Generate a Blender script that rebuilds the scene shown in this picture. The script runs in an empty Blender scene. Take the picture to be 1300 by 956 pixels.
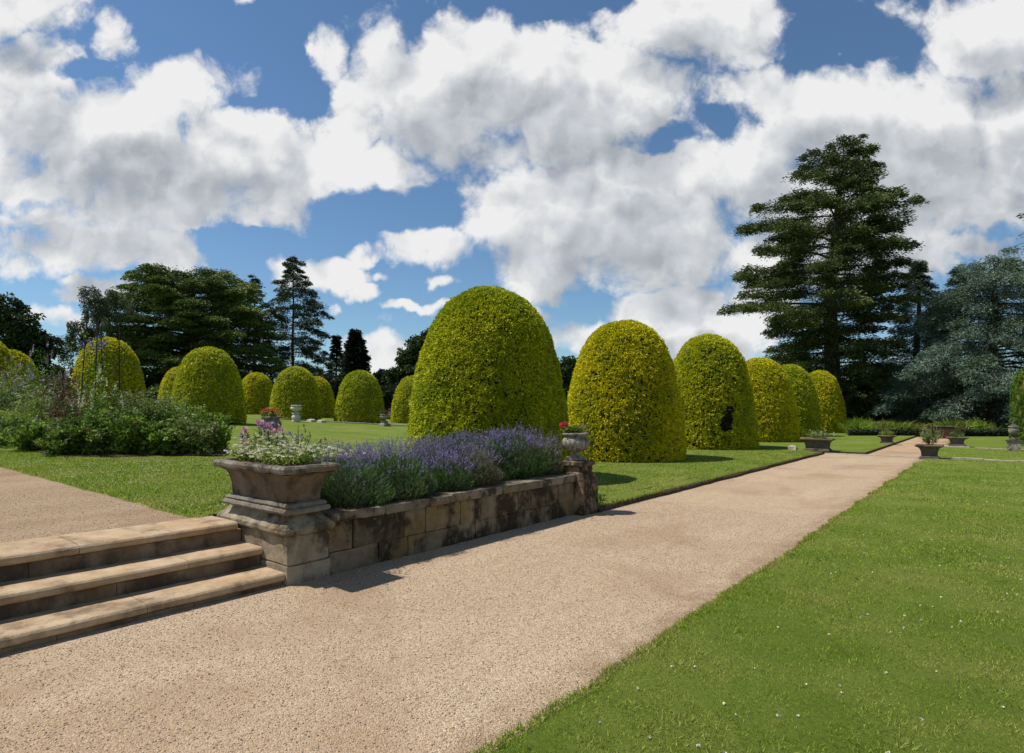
import bpy, math, random
import numpy as np
from math import sin, cos, pi, radians, sqrt
rng = np.random.default_rng(7)
random.seed(7)
S = bpy.context.scene
C = S.collection

# ------------------------------------------------------------------ frame of the place
# +Y runs along the long gravel path, +X towards the right hand lawn, the eye is 1.5 m above the path.
AL = math.atan(613/750.)
SA, CA = sin(AL), cos(AL)
EYE = 1.5
def W(px, d):
    """ground point seen in direction px at distance d in front of the eye -> X, Y"""
    lat = (px-650)/750.*d
    return (-d*SA+lat*CA, d*CA+lat*SA)
def ZY(py, d): return EYE-(py-520)*d/750.
RV = np.array([CA, SA, 0.]); FV = np.array([-SA, CA, 0.])

# ------------------------------------------------------------------ small numeric noise
def _h(i, j, k, s=0):
    n = (i*374761393+j*668265263+k*2147483647+s*1274126177).astype(np.int64) & 0xffffffff
    n = ((n ^ (n >> 13))*1274126177) & 0xffffffff
    n = ((n ^ (n >> 16))*2246822519) & 0xffffffff
    return ((n ^ (n >> 15)) & 0xffff)/65535.
def noise(P, sc=1., s=0):
    Q = np.asarray(P, float)*sc+1000.
    I = np.floor(Q).astype(np.int64); f = Q-I; f = f*f*(3-2*f)
    r = 0
    for a in (0, 1):
        for b in (0, 1):
            for c in (0, 1):
                w = (f[:, 0] if a else 1-f[:, 0])*(f[:, 1] if b else 1-f[:, 1])*(f[:, 2] if c else 1-f[:, 2])
                r = r+w*_h(I[:, 0]+a, I[:, 1]+b, I[:, 2]+c, s)
    return r*2-1
def unit(V):
    return V/np.maximum(np.linalg.norm(V, axis=-1, keepdims=True), 1e-9)
def rand_dir(n):
    return unit(rng.normal(size=(n, 3)))

# ------------------------------------------------------------------ mesh helpers
def link(name, me, mat=None, parent=None, smooth=False):
    o = bpy.data.objects.new(name, me); C.objects.link(o)
    if mat is not None:
        for m in (mat if isinstance(mat, (list, tuple)) else [mat]): me.materials.append(m)
    if parent is not None: o.parent = parent
    if smooth: me.polygons.foreach_set('use_smooth', [True]*len(me.polygons))
    return o
def arr_mesh(name, V, F):
    V = np.asarray(V, np.float32); F = np.asarray(F, np.int32); k = F.shape[1]
    me = bpy.data.meshes.new(name)
    me.vertices.add(len(V)); me.vertices.foreach_set('co', V.ravel())
    me.loops.add(F.size); me.loops.foreach_set('vertex_index', F.ravel())
    me.polygons.add(len(F)); me.polygons.foreach_set('loop_start', np.arange(0, F.size, k, dtype=np.int32))
    me.update(calc_edges=True); me.validate(verbose=False)
    return me
class MB:
    """collects shapes into one mesh"""
    def __init__(s): s.v = []; s.f = []; s.n = 0
    def add(s, V, F):
        s.v.append(np.asarray(V, float)); s.f += [[i+s.n for i in f] for f in F]; s.n += len(V); return s
    def box(s, x0, x1, y0, y1, z0, z1, j=0., b=0.):
        if b > 0:
            R = []
            for (z, i) in ((z0, b), (z0+b, 0), (z1-b, 0), (z1, b)):
                R.append([(x0+i+(b if 0 else 0), y0+i), (x1-i, y0+i), (x1-i, y1-i), (x0+i, y1-i), z])
            V = []
            for r in R:
                c = r[:4]
                for q in range(4):
                    a, p, n = c[q], c[q-1], c[(q+1) % 4]
                    for t in (p, n):
                        dx, dy = t[0]-a[0], t[1]-a[1]; L = sqrt(dx*dx+dy*dy) or 1
                        V.append((a[0]+dx/L*b, a[1]+dy/L*b, r[4]))
            F = []
            for k in range(3):
                for q in range(8):
                    F.append([k*8+q, k*8+(q+1) % 8, k*8+8+(q+1) % 8, k*8+8+q])
            F.append(list(range(7, -1, -1))); F.append([24+q for q in range(8)])
            V = np.array(V)
            if j: V = V+rng.normal(size=V.shape)*j
            return s.add(V, F)
        V = np.array([(x, y, z) for z in (z0, z1) for (x, y) in ((x0, y0), (x1, y0), (x1, y1), (x0, y1))], float)
        if j: V = V+rng.normal(size=V.shape)*j
        return s.add(V, [[3, 2, 1, 0], [4, 5, 6, 7], [0, 1, 5, 4], [1, 2, 6, 5], [2, 3, 7, 6], [3, 0, 4, 7]])
    def tube(s, pts, rad, n=6):
        pts = np.asarray(pts, float); m = len(pts)
        if np.isscalar(rad): rad = [rad]*m
        T = np.gradient(pts, axis=0); T = unit(T)
        V = []
        for i in range(m):
            t = T[i]; a = np.array([0, 0, 1.]) if abs(t[2]) < .9 else np.array([1., 0, 0])
            u = unit(np.cross(t, a)); w = np.cross(t, u)
            for q in range(n):
                an = 2*pi*q/n
                V.append(pts[i]+(u*cos(an)+w*sin(an))*rad[i])
        F = []
        for i in range(m-1):
            for q in range(n):
                F.append([i*n+q, i*n+(q+1) % n, (i+1)*n+(q+1) % n, (i+1)*n+q])
        F.append(list(range(n-1, -1, -1))); F.append([(m-1)*n+q for q in range(n)])
        return s.add(V, F)
    def lathe(s, prof, n=32, flute=None, cx=0, cy=0):
        V = []; m = len(prof)
        for (r, z, *fl) in prof:
            a = fl[0] if fl else 0.
            for q in range(n):
                th = 2*pi*q/n
                rr = r*(1+a*(abs(cos(8*th))-.6)) if a else r
                V.append((cx+rr*cos(th), cy+rr*sin(th), z))
        F = []
        for i in range(m-1):
            for q in range(n):
                F.append([i*n+q, i*n+(q+1) % n, (i+1)*n+(q+1) % n, (i+1)*n+q])
        F.append(list(range(n-1, -1, -1))); F.append([(m-1)*n+q for q in range(n)])
        return s.add(V, F)
    def loft(s, rings, nx=10, ny=6, rough=0., sc=9., seed=0):
        """rings: (cx, cy, hx, hy, z) rectangles joined bottom to top, sides subdivided and weathered"""
        V = []; m = len(rings); per = 2*(nx+ny)
        for (cx, cy, hx, hy, z) in rings:
            for i in range(nx): V.append((cx-hx+2*hx*i/nx, cy-hy, z))
            for i in range(ny): V.append((cx+hx, cy-hy+2*hy*i/ny, z))
            for i in range(nx): V.append((cx+hx-2*hx*i/nx, cy+hy, z))
            for i in range(ny): V.append((cx-hx, cy+hy-2*hy*i/ny, z))
        V = np.array(V)
        if rough:
            for a in range(3):
                V[:, a] += rough*(noise(V, sc, seed+a)+.5*noise(V, sc*3, seed+7+a))
        F = []
        for i in range(m-1):
            for q in range(per):
                F.append([i*per+q, i*per+(q+1) % per, (i+1)*per+(q+1) % per, (i+1)*per+q])
        F.append(list(range(per-1, -1, -1))); F.append([(m-1)*per+q for q in range(per)])
        return s.add(V, F)
    def mesh(s, name):
        me = bpy.data.meshes.new(name)
        me.from_pydata(np.concatenate(s.v).tolist(), [], s.f); me.update(); return me
    def build(s, name, mat, parent=None, smooth=False):
        return link(name, s.mesh(name), mat, parent, smooth)

def tag(o, label=None, cat=None, group=None, kind=None):
    if label: o['label'] = label
    if cat: o['category'] = cat
    if group: o['group'] = group
    if kind: o['kind'] = kind
    return o
def thing(name, label, cat, loc=(0, 0, 0), rz=0., group=None):
    o = bpy.data.objects.new(name, None); C.objects.link(o); o.empty_display_size = .3
    o.location = loc; o.rotation_euler = (0, 0, rz)
    return tag(o, label, cat, group)
def copy_tree(o, parent=None):
    c = o.copy(); C.objects.link(c); c.parent = parent
    for ch in [x for x in bpy.data.objects if x.parent == o]: copy_tree(ch, c)
    return c

def leaves(P, D, L, Wd, bend=None, shape=.5):
    """diamond leaves: base P, direction D, length L, width Wd"""
    n = len(P); D = unit(D)
    sd = unit(np.cross(D, rand_dir(n)))
    L = np.broadcast_to(np.asarray(L, float), (n,))[:, None]; Wd = np.broadcast_to(np.asarray(Wd, float), (n,))[:, None]
    nb = np.cross(D, sd)
    mid = P+D*L*shape+nb*L*(.12 if bend is None else bend)
    tip = P+D*L
    if bend: tip = tip-np.array([0, 0, 1.])*L*bend
    V = np.stack([P, mid+sd*Wd*.5, tip, mid-sd*Wd*.5], 1).reshape(-1, 3)
    return V
def leaf_obj(name, Vs, mat, parent=None):
    V = np.concatenate(Vs) if isinstance(Vs, list) else Vs
    F = np.arange(len(V)).reshape(-1, 4)
    return link(name, arr_mesh(name, V, F), mat, parent)

# ------------------------------------------------------------------ materials
class NT:
    def __init__(s, tree): s.t = tree; s.N = tree.nodes; s.L = tree.links
    def n(s, ty, **k):
        o = s.N.new(ty)
        for a, b in k.items(): setattr(o, a, b)
        return o
    def put(s, sock, v):
        if isinstance(v, bpy.types.NodeSocket): s.L.new(v, sock)
        elif v is not None:
            if isinstance(v, (tuple, list)) and len(v) == 3 and sock.type == 'RGBA': v = (*v, 1)
            sock.default_value = v
    def m(s, op, a, b=None, c=None, clamp=False):
        o = s.n('ShaderNodeMath', operation=op, use_clamp=clamp); s.put(o.inputs[0], a); s.put(o.inputs[1], b)
        if c is not None: s.put(o.inputs[2], c)
        return o.outputs[0]
    def vm(s, op, a, b=None):
        o = s.n('ShaderNodeVectorMath', operation=op); s.put(o.inputs[0], a)
        if b is not None:
            if op == 'SCALE': s.put(o.inputs['Scale'], b)
            else: s.put(o.inputs[1], b)
        return o.outputs['Value'] if op in ('LENGTH', 'DOT_PRODUCT') else o.outputs[0]
    def noise(s, vec, sc, det=4, rough=.55, dist=0., ty=None):
        o = s.n('ShaderNodeTexNoise'); o.noise_dimensions = ty or '3D'; s.put(o.inputs['Vector'], vec); o.inputs['Scale'].default_value = sc
        o.inputs['Detail'].default_value = det; o.inputs['Roughness'].default_value = rough; o.inputs['Distortion'].default_value = dist
        return o.outputs['Fac']
    def vor(s, vec, sc, feat='F1', out='Distance'):
        o = s.n('ShaderNodeTexVoronoi', feature=feat); s.put(o.inputs['Vector'], vec); o.inputs['Scale'].default_value = sc
        return o.outputs[out]
    def ramp(s, f, stops):
        o = s.n('ShaderNodeValToRGB'); s.put(o.inputs[0], f); e = o.color_ramp.elements
        while len(e) < len(stops): e.new(.5)
        for i, (p, c) in enumerate(stops):
            e[i].position = p; e[i].color = (*c, 1) if isinstance(c, tuple) else (c, c, c, 1)
        return o.outputs[0]
    def mix(s, f, a, b, blend='MIX'):
        o = s.n('ShaderNodeMix', data_type='RGBA', blend_type=blend); s.put(o.inputs[0], f); s.put(o.inputs[6], a); s.put(o.inputs[7], b)
        return o.outputs[2]
    def sm(s, f, a, b):
        o = s.n('ShaderNodeMapRange', interpolation_type='SMOOTHSTEP'); s.put(o.inputs[0], f)
        o.inputs[1].default_value = a; o.inputs[2].default_value = b; return o.outputs[0]
def newmat(name):
    m = bpy.data.materials.new(name); m.use_nodes = True; t = NT(m.node_tree)
    b = m.node_tree.nodes['Principled BSDF']; g = t.n('ShaderNodeNewGeometry')
    b.inputs['Specular IOR Level'].default_value = .25
    return m, t, b, g
def foliage(name, c1, c2, c3=None, trans=.3, rough=.6, patch=1.2, isl=.5, spec=.25, patchmix=1.):
    """leaf material: colour varies per leaf and in clumps across the plant"""
    m, t, b, g = newmat(name)
    r = g.outputs['Random Per Island']; pos = g.outputs['Position']
    col = t.mix(r, c1, c2)
    n = t.noise(pos, patch, 3)
    col = t.mix(t.m('MULTIPLY', t.sm(n, .42, .62), patchmix), col, c3 if c3 else tuple(x*.6 for x in c1))
    v = t.m('MULTIPLY_ADD', r, isl, 1-isl/2)
    hv = t.n('ShaderNodeHueSaturation'); t.put(hv.inputs['Value'], v); t.put(hv.inputs['Color'], col)
    col = hv.outputs[0]
    t.put(b.inputs['Base Color'], col); b.inputs['Roughness'].default_value = rough
    b.inputs['Specular IOR Level'].default_value = spec
    tr = t.n('ShaderNodeBsdfTranslucent'); t.put(tr.inputs[0], col)
    mx = t.n('ShaderNodeMixShader'); mx.inputs[0].default_value = trans
    t.L.new(b.outputs[0], mx.inputs[1]); t.L.new(tr.outputs[0], mx.inputs[2])
    t.L.new(mx.outputs[0], t.N['Material Output'].inputs[0])
    return m
def plain(name, c1, c2, sc=4., rough=.85, bump=.3, bsc=40., bd=.01, spec=.2):
    m, t, b, g = newmat(name); pos = g.outputs['Position']
    t.put(b.inputs['Base Color'], t.mix(t.sm(t.noise(pos, sc, 6, .6), .35, .65), c1, c2))
    b.inputs['Roughness'].default_value = rough; b.inputs['Specular IOR Level'].default_value = spec
    bp = t.n('ShaderNodeBump'); bp.inputs['Strength'].default_value = bump; bp.inputs['Distance'].default_value = bd
    t.put(bp.inputs['Height'], t.noise(pos, bsc, 5, .65)); t.L.new(bp.outputs[0], b.inputs['Normal'])
    return m
def stone(name, base, light, stain, ochre, samt=(.5, .62), sc=2.2, rough=.9, lich=None, lth=.6, isl=.3, bump=.6):
    m, t, b, g = newmat(name); pos = g.outputs['Position']; r = g.outputs['Random Per Island']
    col = t.mix(t.sm(t.noise(pos, 5, 6, .65), .35, .65), base, light)
    hv = t.n('ShaderNodeHueSaturation'); t.put(hv.inputs['Value'], t.m('MULTIPLY_ADD', r, isl, 1-isl/2)); t.put(hv.inputs['Color'], col); col = hv.outputs[0]
    col = t.mix(t.m('MULTIPLY', t.sm(t.noise(t.vm('ADD', pos, (7, 3, 1)), 3.1, 5, .6), .5, .66), .8), col, ochre)
    sp = t.n('ShaderNodeMapping'); sp.inputs['Scale'].default_value = (1, 1, .75); t.put(sp.inputs['Vector'], pos)
    st = t.sm(t.noise(sp.outputs[0], sc, 9, .66, .12), *samt)
    col = t.mix(t.m('MULTIPLY', st, .93), col, stain)
    if lich:
        col = t.mix(t.m('MULTIPLY', t.sm(t.noise(pos, 14, 5, .7), lth, lth+.08), .7), col, lich)
    fine = t.noise(pos, 60, 5, .7)
    col = t.mix(.35, col, t.mix(fine, (.25, .25, .25), (1.5, 1.5, 1.5)), 'MULTIPLY') if 0 else t.mix(t.m('MULTIPLY', t.sm(fine, .45, .75), .35), col, tuple(x*.45 for x in base))
    t.put(b.inputs['Base Color'], col); b.inputs['Roughness'].default_value = rough
    b.inputs['Specular IOR Level'].default_value = .15
    bp = t.n('ShaderNodeBump'); bp.inputs['Strength'].default_value = bump; bp.inputs['Distance'].default_value = .012
    h = t.m('ADD', t.m('MULTIPLY', t.noise(pos, 12, 4), .7), t.m('MULTIPLY', t.noise(pos, 90, 4, .7), .35))
    t.put(bp.inputs['Height'], h); t.L.new(bp.outputs[0], b.inputs['Normal'])
    return m

M = {}
def gravel_mat(name, c_lo, c_mid, c_hi, dirt):
    m, t, b, g = newmat(name); pos = g.outputs['Position']
    cell = t.vor(pos, 125, 'F1', 'Color'); sep = t.n('ShaderNodeSeparateColor'); t.put(sep.inputs[0], cell)
    cell2 = t.vor(pos, 290, 'F1', 'Color'); sep2 = t.n('ShaderNodeSeparateColor'); t.put(sep2.inputs[0], cell2)
    v = t.m('ADD', t.m('MULTIPLY', sep.outputs[0], .6), t.m('MULTIPLY', sep2.outputs[1], .4))
    col = t.ramp(v, [(.12, c_lo), (.45, c_mid), (.62, c_mid), (.85, c_hi)])
    # worn, damp and dusty areas
    big = t.noise(pos, .55, 5, .6, .4)
    col = t.mix(t.m('MULTIPLY', t.sm(big, .48, .66), .55), col, dirt)
    mp = t.n('ShaderNodeMapping'); mp.inputs['Scale'].default_value = (1., .18, 1); t.put(mp.inputs['Vector'], pos)
    tr = t.noise(mp.outputs[0], 1.7, 4, .6)
    col = t.mix(t.m('MULTIPLY', t.sm(tr, .46, .66), .12), col, tuple(x*1.12 for x in c_hi))
    col = t.mix(t.m('MULTIPLY', t.sm(t.noise(pos, 5, 5, .7), .55, .72), .35), col, dirt)
    # bare brown earth shows along the edge where the gravel thins out
    sx = t.n('ShaderNodeSeparateXYZ'); t.put(sx.inputs[0], pos)
    edge = t.m('ADD', t.sm(sx.outputs[0], -2.25, -1.72), t.m('MULTIPLY', t.m('SUBTRACT', t.noise(pos, 3.2, 8, .78), .5), 2.4))
    col = t.mix(t.m('MULTIPLY', t.sm(edge, .55, 1.25), .6), col, tuple(x*.72 for x in dirt))
    col = t.mix(t.m('MULTIPLY', t.sm(t.noise(pos, .8, 8, .75), .54, .70), .38), col, dirt)
    t.put(b.inputs['Base Color'], col); b.inputs['Roughness'].default_value = .95; b.inputs['Specular IOR Level'].default_value = .1
    d = t.vor(pos, 125); d2 = t.vor(pos, 290)
    h = t.m('ADD', t.m('MULTIPLY', d, -.9), t.m('MULTIPLY', d2, -.35)); h = t.m('ADD', h, t.m('MULTIPLY', t.noise(pos, 6, 4), 1.2))
    bp = t.n('ShaderNodeBump'); bp.inputs['Strength'].default_value = .75; bp.inputs['Distance'].default_value = .012
    t.put(bp.inputs['Height'], h); t.L.new(bp.outputs[0], b.inputs['Normal'])
    return m
M['gravel'] = gravel_mat('path gravel', (.21, .145, .092), (.48, .35, .225), (.66, .53, .38), (.33, .215, .125))
M['gravel_up'] = gravel_mat('terrace gravel', (.17, .115, .07), (.37, .26, .16), (.50, .38, .26), (.24, .15, .085))
M['gravel_red'] = gravel_mat('far gravel', (.24, .15, .09), (.46, .32, .20), (.58, .43, .29), (.33, .20, .12))
def lawn_mat(name, a, bb, dry):
    m, t, b, g = newmat(name); pos = g.outputs['Position']
    col = t.mix(t.sm(t.noise(pos, 1.1, 5, .6), .35, .65), a, bb)
    col = t.mix(t.m('MULTIPLY', t.sm(t.noise(pos, .33, 5, .6, .4), .48, .72), .6), col, dry)
    col = t.mix(t.m('MULTIPLY', t.sm(t.noise(pos, 38, 6, .85), .40, .66), .62), col, tuple(x*.36 for x in a))
    col = t.mix(t.m('MULTIPLY', t.sm(t.noise(pos, 9, 4, .7), .55, .75), .4), col, dry)
    t.put(b.inputs['Base Color'], col); b.inputs['Roughness'].default_value = .9; b.inputs['Specular IOR Level'].default_value = .12
    bp = t.n('ShaderNodeBump'); bp.inputs['Strength'].default_value = .9; bp.inputs['Distance'].default_value = .03
    t.put(bp.inputs['Height'], t.noise(pos, 60, 5, .8)); t.L.new(bp.outputs[0], b.inputs['Normal'])
    return m
M['lawn'] = lawn_mat('mown lawn', (.125, .185, .020), (.18, .235, .032), (.27, .255, .070))
M['blade'] = foliage('grass blade', (.17, .27, .022), (.33, .41, .050), (.38, .37, .10), trans=.4, patch=1.1, isl=.9, patchmix=.75)
M['field'] = lawn_mat('far field', (.06, .10, .02), (.10, .13, .03), (.15, .14, .05))
M['soil'] = plain('soil', (.035, .022, .013), (.075, .045, .025), 9, bsc=30, bump=.8, bd=.02)
M['edge_soil'] = plain('cut turf edge', (.045, .028, .015), (.10, .065, .035), 12, bsc=50, bump=.8, bd=.015)
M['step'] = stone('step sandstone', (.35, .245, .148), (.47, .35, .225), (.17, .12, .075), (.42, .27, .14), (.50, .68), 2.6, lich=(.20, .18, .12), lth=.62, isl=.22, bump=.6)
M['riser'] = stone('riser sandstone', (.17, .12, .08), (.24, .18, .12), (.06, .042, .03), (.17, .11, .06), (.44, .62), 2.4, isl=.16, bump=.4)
M['wall'] = stone('wall sandstone', (.135, .10, .062), (.215, .165, .108), (.032, .021, .013), (.22, .145, .05), (.43, .56), 2.3, lich=(.15, .16, .08), lth=.56, isl=.8, bump=.9)
M['coping'] = stone('coping sandstone', (.16, .13, .092), (.26, .215, .16), (.045, .032, .022), (.20, .135, .065), (.46, .58), 3.4, lich=(.25, .25, .16), lth=.56, isl=.3, bump=.7)
M['pier'] = stone('pier sandstone', (.16, .115, .075), (.27, .205, .14), (.035, .022, .015), (.27, .15, .06), (.42, .56), 4.5, lich=(.25, .24, .15), lth=.6, isl=.3, bump=.8)
M['pedestal'] = stone('pedestal sandstone', (.23, .185, .125), (.35, .29, .21), (.055, .04, .028), (.26, .18, .085), (.47, .64), 3.2, lich=(.27, .26, .15), lth=.58, isl=.2)
M['trough'] = stone('trough sandstone', (.125, .092, .064), (.18, .14, .10), (.05, .04, .032), (.16, .10, .055), (.45, .65), 4, isl=.15, bump=.5)
M['troughrim'] = stone('trough rim sandstone', (.15, .13, .105), (.22, .195, .16), (.05, .042, .036), (.14, .105, .07), (.5, .66), 6, isl=.15, lich=(.30, .28, .24), lth=.6)
M['urn'] = stone('urn limestone', (.21, .19, .155), (.33, .30, .25), (.07, .058, .048), (.20, .18, .10), (.46, .64), 12, lich=(.42, .40, .30), lth=.55, isl=.1)
M['paleurn'] = stone('pale urn limestone', (.50, .47, .40), (.62, .58, .50), (.20, .18, .15), (.4, .37, .27), (.55, .75), 9, isl=.1)
M['darktrough'] = stone('dark lead grey stone', (.085, .075, .065), (.13, .115, .10), (.03, .026, .022), (.10, .08, .05), (.5, .7), 6, isl=.1)
M['kerb'] = stone('kerb stone', (.30, .27, .21), (.44, .40, .33), (.18, .15, .11), (.36, .30, .2), (.55, .75), 3, isl=.4)
M['bark'] = plain('bark', (.045, .033, .024), (.10, .075, .055), 6, bsc=14, bump=1., bd=.05)
M['barkpale'] = plain('pale bark', (.16, .14, .12), (.30, .28, .25), 6, bsc=14, bump=.6, bd=.03)
M['iron'] = plain('dark iron', (.012, .012, .012), (.03, .025, .02), 30, rough=.5)
M['stem'] = foliage('stem green', (.05, .10, .02), (.09, .14, .03), trans=.2)
M['yew'] = foliage('golden yew sprig', (.44, .46, .016), (.66, .64, .022), (.34, .40, .018), trans=.2, patch=1.3, isl=.6, patchmix=.75)
M['yewgreen'] = foliage('greener golden yew sprig', (.38, .43, .016), (.60, .60, .024), (.31, .38, .016), trans=.2, patch=1.4, isl=.8, patchmix=.8)
M['yewgold'] = foliage('strong gold yew sprig', (.52, .50, .012), (.76, .67, .018), (.42, .44, .014), trans=.2, patch=1.4, isl=.7, patchmix=.7)
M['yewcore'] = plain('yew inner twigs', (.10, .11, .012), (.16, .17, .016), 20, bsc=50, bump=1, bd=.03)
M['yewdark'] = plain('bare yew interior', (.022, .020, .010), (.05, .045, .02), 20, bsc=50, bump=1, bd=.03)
M['hedgegreen'] = foliage('bright green yew', (.07, .16, .02), (.12, .23, .03), trans=.25, patch=2)
M['cedar'] = foliage('cedar needles', (.045, .072, .020), (.095, .125, .034), (.12, .145, .042), trans=.12, patch=.5, isl=.8)
M['cedarlime'] = foliage('sunny cedar needles', (.045, .088, .016), (.11, .165, .032), (.165, .22, .04), trans=.12, patch=.35, isl=.8)
M['bluecedar'] = foliage('blue cedar needles', (.115, .17, .13), (.20, .27, .205), (.10, .15, .085), trans=.12, patch=.5, isl=.8)
M['fir'] = foliage('fir needles', (.055, .09, .045), (.10, .145, .075), (.045, .07, .034), trans=.12, patch=.4, isl=.8)
M['spruce'] = foliage('dark conifer needles', (.014, .026, .014), (.03, .045, .022), trans=.1, patch=.4, isl=.8)
M['birch'] = foliage('birch leaves', (.06, .09, .04), (.12, .15, .07), (.05, .075, .03), trans=.3, patch=.4, isl=.8)
M['oak'] = foliage('oak leaves', (.030, .058, .014), (.065, .10, .024), (.024, .042, .012), trans=.25, patch=.35, isl=.8)
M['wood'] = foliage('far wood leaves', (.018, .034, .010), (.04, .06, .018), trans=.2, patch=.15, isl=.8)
M['fern'] = foliage('fern and long grass', (.15, .26, .02), (.26, .36, .045), (.26, .24, .07), trans=.4, patch=.6, isl=.7)
M['heather'] = foliage('pink field flowers', (.20, .13, .10), (.30, .19, .16), (.14, .14, .06), trans=.3, patch=.5)
M['lavleaf'] = foliage('lavender leaf', (.05, .115, .025), (.115, .19, .05), (.085, .12, .06), trans=.25, patch=3., isl=.8)
M['lavgrey'] = foliage('greyer lavender leaf', (.10, .13, .065), (.17, .20, .10), (.13, .105, .07), trans=.25, patch=3., isl=.8)
M['lavflower'] = foliage('lavender flower', (.15, .12, .27), (.26, .21, .41), (.19, .16, .27), trans=.25, patch=5, isl=.7)
M['lavpale'] = foliage('faded lavender flower', (.19, .15, .27), (.30, .24, .38), (.16, .12, .16), trans=.25, patch=5, isl=.7)
M['white'] = foliage('white petals', (.70, .68, .56), (.80, .78, .70), (.70, .66, .45), trans=.25, isl=.2, patch=5)
M['cream'] = foliage('cream petals', (.62, .60, .36), (.72, .70, .50), trans=.25, isl=.2, patch=5, patchmix=.2)
M['pink'] = foliage('pink petals', (.60, .28, .42), (.72, .42, .55), (.55, .22, .38), trans=.25, isl=.3, patch=5)
M['violet'] = foliage('violet petals', (.14, .07, .42), (.24, .14, .60), (.12, .06, .35), trans=.25, isl=.3, patch=5)
M['maroon'] = foliage('maroon petals', (.12, .02, .045), (.22, .04, .09), trans=.2, isl=.3, patch=5)
M['mauve'] = foliage('mauve petals', (.46, .32, .44), (.60, .46, .56), (.34, .24, .34), trans=.2, isl=.3, patch=5)
M['red'] = foliage('red petals', (.55, .02, .05), (.75, .04, .10), (.60, .02, .10), trans=.2, isl=.3, patch=5)
M['lf_dark'] = foliage('dark border leaf', (.085, .16, .02), (.19, .29, .04), trans=.3, patch=3, isl=.8)
M['lf_mid'] = foliage('mid green border leaf', (.14, .25, .025), (.25, .37, .05), trans=.35, patch=3, isl=.7)
M['lf_lime'] = foliage('lime border leaf', (.22, .29, .04), (.36, .42, .09), (.16, .24, .03), trans=.35, patch=3, isl=.6)
M['lf_grey'] = foliage('grey green leaf', (.17, .23, .06), (.29, .36, .10), trans=.3, patch=3, isl=.6)
M['lf_straw'] = foliage('straw coloured stems', (.26, .23, .11), (.38, .33, .17), (.17, .2, .06), trans=.3, patch=3, isl=.6)
M['lf_bronze'] = foliage('bronze leaf', (.10, .045, .03), (.16, .08, .04), (.07, .09, .03), trans=.3, patch=3, isl=.6)

# ------------------------------------------------------------------ terrain
def sstep(x): x = np.clip(x, 0, 1); return x*x*(3-2*x)
def zleft(X, Y):
    X = np.asarray(X, float); Y = np.asarray(Y, float)
    T = .475+.0424*np.maximum(0, -X-14)-.0385*np.maximum(0, Y-5)
    T = np.clip(T, .28, 1.1)
    w = np.maximum(sstep((-X-11.5)/3.), (Y < 7.4)*1.)
    return .07+(T-.07)*w
def grid_mesh(name, xs, ys, zf, mat, keep=None):
    XX, YY = np.meshgrid(xs, ys, indexing='ij'); nx, ny = XX.shape
    V = np.stack([XX, YY, zf(XX, YY)], -1).reshape(-1, 3)
    I = np.arange(nx*ny).reshape(nx, ny)
    F = np.stack([I[:-1, :-1], I[1:, :-1], I[1:, 1:], I[:-1, 1:]], -1)
    if keep is not None:
        cx = (XX[:-1, :-1]+XX[1:, 1:])/2; cy = (YY[:-1, :-1]+YY[1:, 1:])/2
        F = F[keep(cx, cy)]
    else: F = F.reshape(-1, 4)
    return link(name, arr_mesh(name, V, F.reshape(-1, 4)), mat, smooth=True)
def tagS(o): o['kind'] = 'structure'; return o
g = MB().box(-2600, 2600, -600, 4000, -.6, -.03).build('ground', M['field']); tagS(g)
def wob(t, a=.03, s=0):
    t = np.asarray(t, float); Q = np.stack([t, t*0, t*0], -1).reshape(-1, 3)
    return (a*(noise(Q, 1.3, s)+.7*noise(Q, 5, s+1)+.4*noise(Q, 14, s+2))).reshape(t.shape)
# long gravel path
tagS(grid_mesh('gravel_path', np.linspace(-4.95, -1.3, 12), np.linspace(-9, 22.35, 60), lambda X, Y: X*0, M['gravel']))
tagS(grid_mesh('far_gravel_path', np.linspace(-3.5, -1.3, 6), np.linspace(22.62, 47, 30), lambda X, Y: X*0+.004, M['gravel_red']))
# terrace gravel
tagS(grid_mesh('terrace_gravel_path', np.linspace(-60, -5.95, 60), np.linspace(-2.1, 2.75, 12), lambda X, Y: X*0+.452, M['gravel_up']))
# left lawns
xs = np.concatenate([np.linspace(-160, -60, 20)[:-1], np.linspace(-60, -20, 30)[:-1], np.linspace(-20, -4.92, 60)])
ysA = np.concatenate([np.linspace(2.42, 7.38, 26), [7.42], np.linspace(7.8, 20, 30), np.linspace(21, 60, 30), np.linspace(65, 170, 20)])
def zlawn(X, Y):
    return zleft(X, Y)
o = grid_mesh('terrace_lawn', xs, ysA, zlawn, M['lawn'], keep=lambda cx, cy: ~((cx > -5.98) & (cy < 3.15)))
me = o.data
co = np.zeros(len(me.vertices)*3, np.float32); me.vertices.foreach_get('co', co); co = co.reshape(-1, 3)
e = co[:, 1] < 2.43
co[e, 1] += wob(co[e, 0], .035, 3); co[e, 2] = .448
me.vertices.foreach_set('co', co.ravel()); tagS(o)
tagS(grid_mesh('lower_lawn', np.linspace(-4.92, -4.5, 4), np.linspace(7.45, 22.2, 60), lambda X, Y: X*0+.07+.012*np.sin(Y*3), M['lawn']))
tagS(grid_mesh('island_lawn', np.linspace(-4.92, -3.35, 5), np.linspace(22.6, 47, 30), lambda X, Y: X*0+.07, M['lawn']))
mb = MB()
yy = np.linspace(7.45, 22.2, 90); jj = wob(yy, .028, 9)
V = []; F = []
for i, y in enumerate(yy):
    V += [(-4.46+jj[i], y, -.01), (-4.47+jj[i], y, .05), (-4.50, y, .088), (-4.6, y, .06)]
for i in range(len(yy)-1):
    for q in range(3): F.append([i*4+q, i*4+4+q, i*4+5+q, i*4+1+q])
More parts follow.
